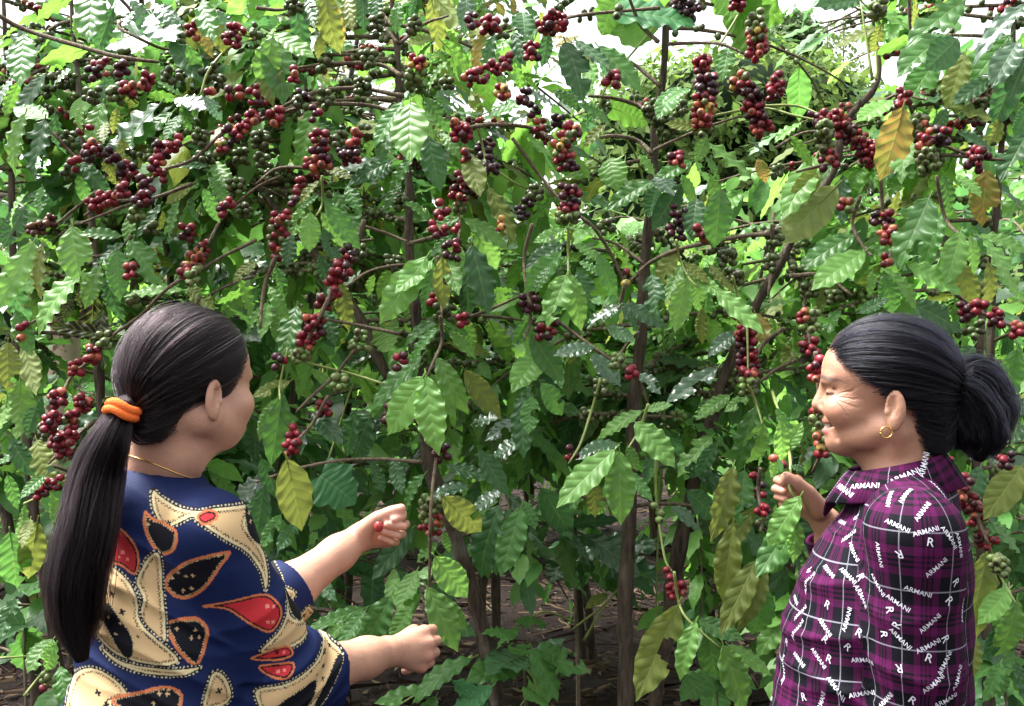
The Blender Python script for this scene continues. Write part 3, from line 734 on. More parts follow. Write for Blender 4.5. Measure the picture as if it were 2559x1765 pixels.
for row in BRANCHES.strip().split("\n"):
    for e in row.split(";"):
        q = [float(x) for x in e.split()]
        r, d = q[0] / 1000, q[1]; xy = list(zip(q[2::2], q[3::2]))
        pl = tree_at(sum(x for x, y in xy) / len(xy))
        n = len(xy)
        pts = [P(x, y, d + .03 * math.sin(i * 1.7) + .03) for i, (x, y) in enumerate(xy)]
        pl.stem("branch", pts, [r * 1.05] + [r * .9] * (n - 2) + [r * .6], M_GREENTWIG if r < .0035 else M_TWIG, 6, .12, 5)

# cherries: number, ripeness codes along the string, depth, then x y points
CHERRIES = """
7 r 480 75;4 D 460 90;15 r 602 68 578 110;5 D 550 125;4 D 640 80;6 d 230 180;4 r 257 170;8 D 318 140;5 d 305 180;8 r 355 198 378 200;7 r 322 222;9 g 290 232;9 D 230 240
12 D 525 178 530 200;6 D 455 190;6 D 420 188;6 D 545 210;2 r 570 222;2 r 605 230;2 o 525 230;6 r 636 240;4 r 209 315 212 338;11 rd 225 365 240 390;10 D 168 350;3 r 185 406;4 d 280 385;10 d 402 378;5 r 436 345 440 370;7 r 392 410;6 d 305 415;7 d 327 433;5 r 400 438
7 o 552 365;9 D 500 345;11 D 520 388 505 410;6 D 480 320;9 D 600 390;7 d 575 342;8 r 602 328;7 r 630 298;5 D 165 430;14 ro 240 495 255 520;5 r 278 498;6 r 298 455 305 488;13 d 352 490 360 515;7 d 365 460;8 g 340 537;5 b 123 550;9 b 90 570;2 r 213 598
8 r 562 510 570 530;13 D 610 525;14 D 590 470;7 d 465 580;5 D 378 575;5 r 508 625;14 o 497 640 478 668;5 or 462 684;6 g 484 692;6 r 330 660 328 690;5 g 332 755;6 d 125 765;6 g 260 850;3 r 60 830;2 r 120 805
11 D 735 15;9 D 940 58;11 D 1035 65;20 og 1042 148 1036 205;4 r 736 188;5 d 696 215;5 d 652 262;7 r 686 290;13 dD 755 250;5 d 785 285;5 D 810 160;9 D 920 150;13 D 905 215;9 D 815 245;26 rdko 795 330 802 380 806 425;5 o 886 345;9 D 850 350;12 d 850 390 895 382;6 D 920 335
3 r 770 415;11 D 650 350;9 D 655 400;6 D 680 430;18 rr 1150 312 1152 345;3 r 1160 385;6 d 1180 55;11 r 1225 60;6 D 1256 70;5 r 1236 165;6 r 1265 160;8 r 1176 190;5 r 1205 185;8 o 1256 230;18 k 1210 350 1215 420;6 D 1115 210;6 D 1085 205;8 k 1230 400 1222 430
4 r 745 450;4 d 735 500;30 oomgr 704 528 695 580 698 640;22 dr 1162 435 1155 475 1140 500;10 g 1150 512;6 r 1105 505 1103 545;7 r 1100 560 1086 592;2 r 1142 560;8 d 1130 600 1124 645;9 d 868 622 858 655;13 r 858 668 850 685;6 r 838 700 826 728;6 r 815 742 802 770;15 rd 790 790 782 822;14 r 768 835 760 868
6 D 905 635;13 D 985 660;11 D 1000 505;12 g 892 835 900 880;8 dD 1122 695 1130 740;14 D 1112 765 1108 795;4 r 1086 752;4 r 1157 805;4 o 1246 565;7 D 1086 845;8 g 758 884;15 r 1388 42 1393 70;6 r 1360 70;9 r 1330 128;6 d 1305 245;9 r 1530 200;4 D 1542 25
26 k 1690 0 1735 32;9 d 1842 10;36 ggoor 1886 30 1890 85 1892 140;12 r 1755 165;42 dkroo 1764 190 1762 250 1756 312;9 g 1758 326;55 odkrrdr 1840 195 1876 235 1885 280 1912 332;30 D 1620 262 1640 285 1672 330;14 D 1650 300 1690 350;5 k 1335 280;4 r 1350 312;6 k 1396 300;38 rooord 1435 322 1405 365 1420 425;9 g 1440 340 1400 390
8 r 1690 395;9 D 1700 270;9 r 1926 190 1946 232;30 dkrrg 1426 472 1424 520 1416 552;6 D 1340 480;6 k 1325 500;6 k 1305 530;16 k 1702 520 1686 590;6 h 1750 580;9 D 1515 565;10 D 1795 612;14 D 1820 645;16 D 1832 690;10 d 1325 725 1325 790;11 d 1365 808 1362 840;2 o 1570 690
46 rdrd 1862 815 1868 870 1872 930;10 rg 1868 945;11 g 1870 970;3 r 1845 795;15 g 2195 20;8 r 1938 230;7 d 2060 285 2035 300;62 rrdrrr 2082 290 2112 326 2156 362 2182 402;9 g 2062 322;18 gr 2056 335 2072 420;8 r 2258 248;20 gh 2285 300 2300 330;10 o 2312 348;12 d 2352 338;26 g 2312 375 2322 425;12 d 2425 390 2460 402;2 r 2462 210
10 h 2115 515;14 d 2200 535 2208 560;10 ro 2215 588;13 D 1935 600;21 D 1995 665 1985 690;22 D 2020 725;9 D 2082 740;9 D 1925 660;16 hg 2015 780 2025 820;10 r 2022 850 2028 880;9 d 2415 782;5 r 2450 770;10 d 2490 795;7 r 2542 822;7 D 2442 822;3 r 2215 650
8 r 228 885;6 r 190 922;10 r 145 1000;12 r 208 1010;18 rd 130 1050;10 m 175 1052;10 r 145 1095;6 D 115 1082;12 r 155 1125;5 r 180 1090;9 r 104 1222;6 d 140 1210;5 D 186 1190;4 d 700 905;7 g 745 890;7 r 808 1015;5 r 735 1085;8 r 728 1118;5 d 972 1060;3 d 965 1028
8 d 1094 1115 1102 1150;34 ggho 1080 1245 1072 1325;8 g 848 955;4 d 1000 905;9 g 1545 905;4 r 1578 935;8 D 1500 965;8 D 1465 1040;4 d 1430 1135;2 r 1885 1185;4 d 1900 1230;9 rg 1905 1285;3 g 1640 1280;2 r 1675 1438;13 r 1688 1462 1692 1480
5 r 2366 1160;42 rrorrhr 2396 1192 2425 1255 2468 1358;12 g 2495 1410;7 d 2515 1150;5 g 2340 1180;6 g 120 1700;1 r 102 1718;6 D 660 1450
"""
RB = random.Random(77)
for row in CHERRIES.strip().split("\n"):
    for e in row.split(";"):
        q = e.split(); n = int(q[0]); code = q[1]; v = [float(x) for x in q[2:]]
        xy = list(zip(v[0::2], v[1::2])); pl = tree_at(xy[0][0])
        d = RB.uniform(1.93, 2.05)
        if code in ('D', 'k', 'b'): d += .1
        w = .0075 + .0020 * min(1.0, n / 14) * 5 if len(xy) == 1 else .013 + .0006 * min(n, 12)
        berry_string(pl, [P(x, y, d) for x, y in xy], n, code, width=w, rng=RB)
# the string of cherries hanging beside the earringed woman's face
for n, code, pts in ((9, 'r', ((2036, 905), (2040, 950))), (12, 'rg', ((2045, 1020), (2042, 1075))), (9, 'o', ((2048, 1085), (2055, 1135)))):
    berry_string(FRONT['D'], [P(x, y, 1.75) for x, y in pts], n, code, width=.014, rng=RB)

# leaves in between, on side branches growing from each stem
RF = random.Random(21)
for key, pl in FRONT.items():
    nb = {'A': 34, 'B': 40, 'C': 30, 'D': 34, 'E': 32}[key]
    for k in range(nb):
        st = RF.choice(pl.stems); p = RF.choice(st[len(st) // 5:])
        if p.z > 2.5: continue
        a = RF.uniform(0, 2 * math.pi); dr = Vector((math.cos(a), .55 * abs(math.sin(a)) + .1, RF.uniform(.0, .4)))
        low = p.z < 1.15
        if p.z < 1.05 and key in 'BCD': continue
        if low and RF.random() < .45: continue
        if key in 'CD' and p.z > 1.88 and RF.random() < .75: continue
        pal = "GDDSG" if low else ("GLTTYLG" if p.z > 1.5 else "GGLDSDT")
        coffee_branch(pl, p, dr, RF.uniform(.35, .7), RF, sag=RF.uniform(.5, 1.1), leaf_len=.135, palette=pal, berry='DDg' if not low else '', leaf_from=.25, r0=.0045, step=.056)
    for k in range({'A': 26, 'B': 30, 'C': 4, 'D': 2, 'E': 18}[key]):           # the crowded tops
        st = RF.choice(pl.stems); c_ = [q for q in st if 1.9 < q.z < 2.5]
        if not c_: continue
        a = RF.uniform(0, 2 * math.pi)
        coffee_branch(pl, RF.choice(c_), (math.cos(a), .5 * abs(math.sin(a)) + .05, RF.uniform(.0, .35)), RF.uniform(.4, .85), RF, sag=RF.uniform(.3, .8), leaf_len=.135, palette="GLTYLGDS", berry='DDgr', leaf_from=.25, r0=.0045, step=.06)

# ------------------------------------------------------------------ coffee trees further back
def back_tree(px, d, h, z0, label, group, seed, nb=26, palette="GGLTLGD", leaf=.15, cap=60, stems=2, join=False, berry='', spread=.75):
    rng = random.Random(seed); foot = Vector((P(px, 0, d).x, d, -.02))
    pl = Plant("coffee_tree", foot, label, "coffee tree", group, leaf_cap=cap, berry_cap=30)
    sp = []
    for s in range(stems):
        a = rng.uniform(0, 6.28); lean = rng.uniform(.05, .22)
        pts = [foot + Vector((rng.uniform(-.03, .03), rng.uniform(-.03, .03), 0))]
        for k in range(1, 6):
            t = k / 5
            pts.append(foot + Vector((math.cos(a) * lean * h * t + rng.uniform(-.03, .03), math.sin(a) * lean * h * t + rng.uniform(-.03, .03), h * t)))
        sp.append(pl.stem("trunk", pts, [.022, .020, .017, .014, .010, .005], M_BARK, 7, .1))
    store = []
    for k in range(nb):
        st = rng.choice(sp); cand = [q for q in st if q.z > z0]
        if not cand: continue
        p = rng.choice(cand); a = rng.uniform(0, 6.28)
        t = (p.z - z0) / max(.1, h - z0)
        coffee_branch(pl, p, (math.cos(a), math.sin(a), rng.uniform(.1, .6)), spread * rng.uniform(.6, 1.1) * (1.1 - .5 * t), rng, sag=rng.uniform(.35, .9), leaf_len=leaf,
                      palette=palette, berry=berry if rng.random() < .4 else '', leaf_from=.22, r0=.006, step=.085)
    if join:
        br = [c for c in pl.root.children if c.name.startswith("branch")]
        mb = MB()
        for c in br:
            me = c.data; V = np.empty(len(me.vertices) * 3, np.float32); me.vertices.foreach_get("co", V)
            T = [tuple(q.vertices) for q in me.polygons if len(q.vertices) == 3]; Q = [tuple(q.vertices) for q in me.polygons if len(q.vertices) == 4]
            mb.add(V.reshape(-1, 3), Q, T); bpy.data.objects.remove(c)
        tag(pl.part("branches", mb.mesh("branches", [M_TWIG])), kind="stuff")
    pl.finish()
    return pl

G2 = "coffee trees in the second row"
back_tree(120, 3.3, 3.0, .35, "dark leafy coffee tree low behind the left edge, second row", G2, 1, 54, "GDDSG", .20)
back_tree(560, 3.7, 3.0, .30, "coffee tree with glossy leaves just behind the ponytailed woman's head", G2, 2, 58, "GDSDL", .20)
back_tree(860, 4.2, 3.0, .80, "coffee tree behind the reaching hands, second row", G2, 3, 58, "GSLLTT", .19)
back_tree(1215, 3.9, 2.35, 1.05, "coffee tree with two dark bare stems left of the young whorled sapling", G2, 4, 44, "GSTLLTW", .19, stems=2)
back_tree(1480, 4.6, 2.10, 1.05, "coffee tree seen between the straight trunk and the forked tree, second row", G2, 5, 46, "GTLWLTT", .19)
back_tree(1800, 4.0, 2.05, 1.0, "bright leafy coffee tree behind the leaning trunk, second row", G2, 6, 50, "TLTLLS", .19)
back_tree(2090, 3.7, 2.15, .40, "coffee tree behind the face of the earringed woman, second row", G2, 7, 48, "GTLTL", .19)
back_tree(2440, 3.4, 2.6, .30, "shaded coffee tree behind the right edge, second row", G2, 8, 48, "DDGSD", .20)
G3 = "coffee trees in the far rows"
FAR = [(-150, 5.6, 2.6, .3), (330, 6.4, 2.2, .3), (690, 7.4, 2.3, .3), (1010, 7.0, 2.4, .35), (1330, 7.8, 2.5, .3), (1640, 7.2, 2.5, .3), (1930, 6.4, 2.4, .3), (2230, 6.8, 2.5, .3), (2620, 5.6, 2.7, .3)]
WHERE = ["beyond the left edge", "beyond the ponytail", "beyond the ponytailed woman's face", "beyond the two reaching hands", "beyond the whorled sapling",
         "beyond the straight middle trunk", "beyond the leaning trunk", "beyond the earringed woman", "beyond the right edge"]
for i, (px, d, h, z0) in enumerate(FAR):
    back_tree(px, d, h, z0, "light green coffee tree in the far row, " + WHERE[i], G3, 40 + i, 46, "TTLTLGY", .24, cap=40, stems=2, join=True, spread=.95)

# ------------------------------------------------------------------ leafy masses further away
def kite_mass(name, pts, nrm, size, cols, mat=None):
    """many small pointed leaves: pts (n,3), facing nrm, one mesh"""
    n = len(pts); rng = np.random.default_rng(len(pts))
    N = nrm + rng.normal(0, .55, (n, 3)); N /= np.linalg.norm(N, axis=1)[:, None]
    R = rng.normal(0, 1, (n, 3)) + np.array([0, 0, -.8]); X = R - N * (R * N).sum(1)[:, None]; X /= np.linalg.norm(X, axis=1)[:, None]
    Y = np.cross(N, X); s = size * rng.uniform(.6, 1.25, n)[:, None]
    V = np.stack([pts, pts + X * s * .45 + Y * s * .24 - N * s * .05, pts + X * s, pts + X * s * .45 - Y * s * .24 - N * s * .05], 1).reshape(-1, 3)
    I = np.arange(n)[:, None] * 4
    me = mesh_np(name, V, np.concatenate([I + 0, I + 1, I + 2, I + 3], 1), [mat or M_LEAFJ], smooth=False)
    set_uv(me, np.tile(np.array([[0, .5], [.45, 1], [1, .5], [.45, 0]], np.float32), (n, 1)))
    set_col(me, np.repeat(cols[rng.integers(0, len(cols), n)], 4, 0))
    return me

GREENS = np.array([(.10, .18, .038, .2), (.075, .15, .032, .2), (.12, .20, .045, .2), (.045, .10, .028, .2)], np.float32)
DEEP = np.array([(.035, .085, .03, .3), (.05, .11, .03, .3), (.028, .065, .024, .3)], np.float32)
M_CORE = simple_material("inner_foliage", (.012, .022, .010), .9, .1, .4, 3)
def crown_tree(name, label, cat, foot, blobs, size, n, cols, trunk_r=.12, group=None):
    """tree of rounded leafy masses: blobs = [(centre, radii)]"""
    root = empty(name, foot); tag(root, label, cat, group); f = Vector(foot)
    top = Vector(blobs[0][0])
    mb = MB().tube(smooth_path([f, f.lerp(top, .5) + Vector((.1, 0, 0)), top], 5), [trunk_r * (1 - .06 * i) for i in range(11)], 8, .08, RNG)
    link("trunk", mb.mesh("trunk", [M_BARK], f), root)
    rng = np.random.default_rng(n); P_, N_ = [], []
    vol = np.array([r[0] * r[2] for c, r in blobs]); cm = MB()
    for (c, r), w in zip(blobs, vol / vol.sum()):
        k = int(n * w); D = rng.normal(0, 1, (k, 3)); D /= np.linalg.norm(D, axis=1)[:, None]
        az = np.arctan2(D[:, 1], D[:, 0]); el = np.arcsin(np.clip(D[:, 2], -1, 1))
        bumpy = 1 + .10 * np.sin(5 * az + 3 * el) + .07 * np.sin(9 * el - 4 * az + 1.7) + rng.normal(0, .05, k)
        P_.append(np.array(tuple(c)) + D * np.array(r) * bumpy[:, None]); N_.append(D + np.array([0, 0, .35]))
        u = np.linspace(0, 2 * np.pi, 17)[:-1]; vv = np.linspace(.1, np.pi - .1, 10)
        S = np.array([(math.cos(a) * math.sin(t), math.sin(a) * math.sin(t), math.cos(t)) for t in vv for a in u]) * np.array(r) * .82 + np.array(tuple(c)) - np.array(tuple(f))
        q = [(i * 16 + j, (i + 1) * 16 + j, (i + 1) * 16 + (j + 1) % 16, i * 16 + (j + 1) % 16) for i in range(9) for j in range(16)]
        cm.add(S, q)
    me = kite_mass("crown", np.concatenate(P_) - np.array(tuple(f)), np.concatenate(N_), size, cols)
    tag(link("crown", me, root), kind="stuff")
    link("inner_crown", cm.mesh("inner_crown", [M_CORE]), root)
    return root

d = 13.0
crown_tree("vine_covered_tree", "rounded tree smothered in pale green creepers under the white sky", "tree", (P(1850, 0, d).x, d, 0),
           [(P(1830, 300, d), (1.55, 1.2, .95)), (P(1620, 360, d), (.95, .9, .95)), (P(2030, 300, d), (.9, .9, .75)), (P(2110, 360, d), (.6, .7, .7)), (P(1800, 560, d), (2.2, 1.2, 1.4))], .17, 15000, GREENS)
d = 16.0
crown_tree("dark_round_tree", "dark round treetop showing above the creeper-covered tree", "tree", (P(1980, 0, d).x, d, 0),
           [(P(1985, 130, d), (.42, .5, .62)), (P(1965, 200, d), (.55, .5, .5))], .17, 3000, DEEP)
for i, (px, py, d, lab) in enumerate(((2068, 60, 15.0, "thin feathery treetop standing against the sky, shorter one"), (2108, 45, 15.3, "thin feathery treetop standing against the sky, taller one"))):
    foot = Vector((P(px, 0, d).x, d, 0)); root = empty("feathery_tree", foot); tag(root, lab, "tree", "thin feathery treetops")
    top = P(px, py, d); rng = random.Random(i)
    mb = MB().tube([foot, foot.lerp(top, .6), top], [.05, .03, .008], 6); link("trunk", mb.mesh("trunk", [M_BARK], foot), root)
    pts, nr = [], []
    for k in range(34):
        z = top.z - 1.5 * k / 34; a = rng.uniform(0, 6.28); L = .12 + .30 * math.sin(min(1, k / 20) * 1.57)
        for m_ in range(9):
            t = (m_ + 1) / 9; pts.append((top.x - foot.x + math.cos(a) * L * t, math.sin(a) * L * t, z + .25 * t - .35 * t * t)); nr.append((rng.uniform(-1, 1), -1, .6))
    tag(link("crown", kite_mass("crown", np.array(pts), np.array(nr, float), .10, GREENS), root), kind="stuff")
FT = [(-300, 20, 4.6), (350, 24, 4.4), (900, 22, 4.6), (1350, 25, 5.0), (2350, 21, 5.2), (2900, 20, 5.2)]
FW = ["far left", "over the ponytailed woman", "over the reaching hands", "over the middle of the row", "over the earringed woman", "far right"]
for i, (px, d, h) in enumerate(FT):
    x = P(px, 0, d).x
    crown_tree("distant_tree", "hazy green tree at the back of the plantation, " + FW[i], "tree", (x, d, 0),
               [((x, d, h * .55), (3.2, 1.6, h * .5)), ((x + 2.2, d + .5, h * .42), (2.4, 1.4, h * .42)), ((x - 2.3, d - .3, h * .40), (2.4, 1.4, h * .4))], .34, 3500, GREENS, .14, "trees at the back of the plantation")

# ------------------------------------------------------------------ the twiggy tree behind, upper left
def twiggy_tree():
    d = 5.2; foot = Vector((P(150, 0, d).x, d, 0)); rng = random.Random(9)
    pl = Plant("twiggy_tree", foot, "half bare tree with a pale blotched trunk and tangled twigs, upper left", "tree", leaf_cap=140)
    mp, nt, n, l = new_mat("pale_blotched_bark"); b = NB(nt); tc = b.node("ShaderNodeTexCoord").outputs['Object']
    a = b.noise(9, 4, .6, tc); col = b.mix(b.maprange(a, .50, .56), (.40, .33, .24, 1), (.12, .07, .05, 1))
    b.out(b.principled(col, .85, .2, b.bump(b.noise(40, 3, .6, tc), .4, .01)))
    trunk = pl.stem("trunk", [foot, P(150, 1100, d), P(168, 560, d), P(190, 330, d), P(205, 120, d), P(230, -120, d)], [.11, .09, .07, .062, .05, .035], mp, 10)
    m_tw = bark_material("grey_twig", (.11, .085, .07), (.26, .21, .17), 90)
    twigs = MB(); nt_ = [0]
    def grow(p, dr, L, r, depth):
        pts = [p.copy()]; dcur = dr.normalized(); k = 5
        for i in range(k):
            dcur = (dcur + Vector((rng.uniform(-.28, .28), rng.uniform(-.2, .2), rng.uniform(-.25, .22)))).normalized(); p = p + dcur * L / k; pts.append(p.copy())
        rr = [r * (1 - .5 * i / k) for i in range(k + 1)]
        if depth == 0: pl.part("branch", MB().tube(pts, rr, 6).mesh("branch", [m_tw], pl.base))
        else: twigs.tube([q - pl.base for q in pts], rr, 4)
        if depth < 3:
            for _ in range(5 if depth else 8):
                q = rng.choice(pts[1:]); nd = (dcur + Vector((rng.uniform(-1, 1), rng.uniform(-.5, .5), rng.uniform(-.8, .8)))).normalized(); grow(q, nd, L * rng.uniform(.4, .62), r * .5, depth + 1)
        if depth >= 2:
            for q in pts[2:]:
                if rng.random() < .6:
                    ld = Vector((rng.uniform(-1, 1), rng.uniform(-.5, .5), rng.uniform(-1, .4))).normalized()
                    pl.leaf(q, q + ld * rng.uniform(.07, .14), (rng.uniform(-.5, .5), -.5, .7), LC[rng.choice("YYGTOG")], 1.15)
    for k, (z, sx) in enumerate(((2.0, 1), (2.25, 1), (2.45, 1), (2.65, 1), (2.85, 1), (3.0, 1), (2.3, -1), (2.7, -1), (3.1, -1), (1.85, 1), (2.55, 1))):
        p = min(trunk, key=lambda q: abs(q.z - z)); grow(p, Vector((sx, rng.uniform(-.3, .3), rng.uniform(-.1, .35))), rng.uniform(1.2, 1.9), .022, 0)
    tag(pl.part("twigs", twigs.mesh("twigs", [m_tw])), kind="stuff")
    pl.finish()
twiggy_tree()

# ------------------------------------------------------------------ broad-leaved climber, sapling and low plants
def climber():
    foot = Vector((P(1640, 0, 2.5).x, 2.5, 0))
    pl = Plant("climbing_vine", foot, "climbing vine with broad bright green leaves hung over the middle trunk", "vine")
    d = 2.25
    paths = [[foot, P(1640, 1500, 2.5), P(1660, 900, 2.48), P(1600, 420, 2.4), P(1500, 260, d), P(1640, 60, d)], [P(1600, 420, 2.4), P(1700, 260, d), P(1835, 55, d), P(1880, -40, d)],
             [P(1600, 420, 2.4), P(1480, 420, 2.35), P(1330, 470, 2.3), P(1230, 420, 2.3)], [P(1330, 470, 2.3), P(1150, 700, 2.4), P(1000, 800, 2.45), P(900, 920, 2.45), P(820, 1150, 2.3)]]
    for p in paths: pl.stem("vine_stem", p, .0028, M_GREENTWIG, 5, .1)
    for bx, by, tx, ty, c, w in ((1530, 270, 1615, 300, 'T', 1.25), (1560, 30, 1725, 45, 'H', .8), (1585, 45, 1590, 128, 'T', 1.1), (1545, -20, 1498, 80, 'T', .9), (1660, 20, 1540, 30, 'T', .8),
                                 (1835, 0, 1960, 30, 'T', 1.2), (1850, 30, 1915, 135, 'T', 1.1), (1800, -40, 1850, 40, 'T', 1.1), (1320, 340, 1250, 385, 'T', 1.3), (1300, 370, 1345, 420, 'T', 1.1),
                                 (960, 815, 975, 880, 'T', 1.2), (800, 1190, 885, 1245, 'H', 1.2), (930, 930, 905, 1000, 'T', 1.1), (880, 940, 960, 985, 'T', 1.1)):
        dd = 2.28 if c == 'T' else 2.12
        pl.leaf(P(bx, by, dd), P(tx, ty, dd - .02), jitter(NORMAL_HINT[c], .15), LC[c], w, mesh=RNG.choice(HEART_MESH))
    pl.finish()
climber()

def sapling(px, d, top_py, tips, label, name="coffee_sapling", rad=.006, lean=0, extra=()):
    foot = Vector((P(px + lean, 0, d).x, d, 0)); top = P(px, top_py, d)
    pl = Plant(name, foot, label, "sapling")
    pl.stem("trunk", [foot, foot.lerp(top, .5) + Vector((.01, 0, 0)), top], [rad * 1.5, rad * 1.1, rad * .6], M_TWIG, 7)
    for i, (tx, ty, c, w) in enumerate(tips):
        T_ = P(tx, ty, d - .16 * math.cos(i * 2.4)); h = NORMAL_HINT[c]
        B = top + (T_ - top) * .06 + Vector((0, 0, -.012 * (i % 3)))
        pl.leaf(B, T_, jitter((h[0], h[1] * .8, h[2] + .2), .15), LC[c], w)
    for path, leaves in extra:
        pl.stem("branch", [P(x, y, dd) for x, y, dd in path], [.004, .003, .002], M_GREENTWIG, 5, .1)
        for bx, by, tx, ty, c, w, dd in leaves:
            h = NORMAL_HINT[c]; pl.leaf(P(bx, by, dd), P(tx, ty, dd - RNG.uniform(0, .07)), jitter((h[0], h[1] * .7, h[2] + .25), .2), LC[c], w)
    pl.finish()
sapling(1435, 2.7, 1368, [(1380, 1438, 'W', 1.2), (1448, 1462, 'S', 1.3), (1562, 1432, 'W', 1.2), (1640, 1458, 'W', 1.2), (1388, 1350, 'S', 1.2), (1625, 1330, 'W', 1.0), (1388, 1480, 'G', 1.0), (1482, 1470, 'D', 1.0), (1590, 1470, 'G', 1.0)],
        "young sapling with a whorl of shiny ribbed leaves before the bare soil",
        extra=[([(1435, 1555, 2.7), (1360, 1530, 2.6), (1280, 1570, 2.5)], [(1365, 1560, 1290, 1560, 'G', 1.1, 2.5), (1300, 1570, 1240, 1610, 'G', 1.1, 2.5)]),
               ([(1435, 1570, 2.7), (1500, 1520, 2.6), (1550, 1470, 2.55)], [(1520, 1485, 1470, 1505, 'Y', 1.0, 2.55)]), ([(1460, 1600, 2.6), (1500, 1530, 2.55), (1545, 1470, 2.5)], [])])
sapling(1310, 2.35, 1640, [(1235, 1655, 'S', 1.2), (1290, 1590, 'G', 1.2), (1400, 1600, 'S', 1.2), (1455, 1650, 'G', 1.1), (1370, 1720, 'G', 1.3), (1200, 1650, 'G', 1.2)],
        "low spreading coffee sapling beside the dark trunk foot", rad=.005,
        extra=[([(1310, 1660, 2.35), (1350, 1690, 2.3), (1300, 1765, 2.25)], [(1350, 1610, 1440, 1680, 'G', 1.2, 2.3), (1330, 1620, 1395, 1740, 'G', 1.3, 2.3), (1290, 1590, 1220, 1570, 'G', 1.1, 2.3)]),
               ([(1180, 1640, 2.2), (1100, 1700, 2.15), (1000, 1760, 2.1)], [(1180, 1645, 1020, 1715, 'G', .8, 2.1), (1130, 1700, 1225, 1765, 'H', 1.3, 2.1), (1230, 1715, 1130, 1780, 'H', 1.2, 2.1), (1080, 1725, 950, 1760, 'G', 1.1, 2.1), (1090, 1740, 1040, 1830, 'G', 1.3, 2.1)])])
sapling(1390, 2.3, 1780, [(1330, 1730, 'G', 1.3), (1420, 1850, 'G', 1.3), (1310, 1800, 'G', 1.3), (1450, 1790, 'G', 1.2), (1370, 1870, 'D', 1.2)], "dark low coffee seedling at the bottom edge, middle", rad=.004)
sapling(1790, 2.6, 1690, [(1720, 1720, 'G', 1.2), (1700, 1670, 'G', 1.1), (1830, 1740, 'G', 1.3), (1870, 1690, 'G', 1.2), (1780, 1770, 'D', 1.2), (1850, 1640, 'S', 1.1)], "low shaded coffee seedling beside the plaid shirt", rad=.004)
sapling(2510, 2.3, 1640, [(2450, 1680, 'G', 1.2), (2560, 1700, 'G', 1.2), (2500, 1740, 'G', 1.2), (2440, 1620, 'D', 1.1), (2580, 1620, 'G', 1.2)], "low coffee seedling at the bottom right corner", rad=.004)
sapling(760, 2.9, 1420, [(700, 1450, 'D', 1.2), (830, 1440, 'G', 1.2), (720, 1380, 'G', 1.1), (790, 1500, 'D', 1.2), (850, 1380, 'D', 1.1), (690, 1500, 'G', 1.1), (800, 1340, 'G', 1.0)], "shaded coffee seedling between the two forearms", rad=.005)
sapling(60, 2.6, 1560, [(0, 1600, 'D', 1.2), (100, 1620, 'G', 1.2), (20, 1510, 'D', 1.1), (130, 1540, 'D', 1.1), (70, 1650, 'G', 1.2)], "dark seedling at the lower left corner behind the ponytail", rad=.005)

# ------------------------------------------------------------------ people: smooth solid modelling on a grid
f32 = np.float32
def A3(v): return np.array(tuple(v), f32)
def rcone(p, a, b, ra, rb):
    a, b = A3(a), A3(b); ba = b - a; pa = p - a
    L2 = max(1e-9, float(ba @ ba)); pb = pa @ ba; t = np.clip(pb / f32(L2), 0, 1)
    q2 = np.einsum('ij,ij->i', pa, pa) - 2 * t * pb + t * t * f32(L2)
    return np.sqrt(np.maximum(q2, 0)) - (f32(ra) + f32(rb - ra) * t)
def ball(p, c, r): q = p - A3(c); return np.sqrt((q * q).sum(1)) - r
def ell(p, c, r, R=None):
    q = p - A3(c)
    if R is not None: q = q @ R
    r = np.array(r, f32); u = q / r; w = u / r; k0 = np.sqrt(np.einsum('ij,ij->i', u, u)) + f32(1e-6); k1 = np.sqrt(np.einsum('ij,ij->i', w, w)) + f32(1e-6)
    return k0 * (k0 - 1) / k1
def smin(a, b, k):
    h = np.clip(.5 + .5 * (b - a) / k, 0, 1); return b * (1 - h) + a * h - k * h * (1 - h)
def smax(a, b, k): return -smin(-a, -b, k)
def chain(p, pts, rads, k=None):
    d = None
    for i in range(len(pts) - 1):
        e = rcone(p, pts[i], pts[i + 1], rads[i], rads[i + 1]); d = e if d is None else (np.minimum(d, e) if not k else smin(d, e, k))
    return d
def loft(p, secs, o, F, Lf, top=None, bottom=None):
    """elliptical trunk: secs (z, cf, rf, rl) rising; o origin xy, F forward, Lf left"""
    q = p - A3((o[0], o[1], 0)); fx = q @ A3(F); ly = q @ A3(Lf); z = p[:, 2]
    zs = [s[0] for s in secs]; cf, rf, rl = (np.interp(z, zs, [s[i] for s in secs]).astype(f32) for i in (1, 2, 3))
    d = (np.sqrt(((fx - cf) / rf) ** 2 + (ly / rl) ** 2) - 1) * np.minimum(rf, rl)
    if top is not None: d = smax(d, z - top, .05)
    if bottom is not None: d = np.maximum(d, bottom - z)
    return d

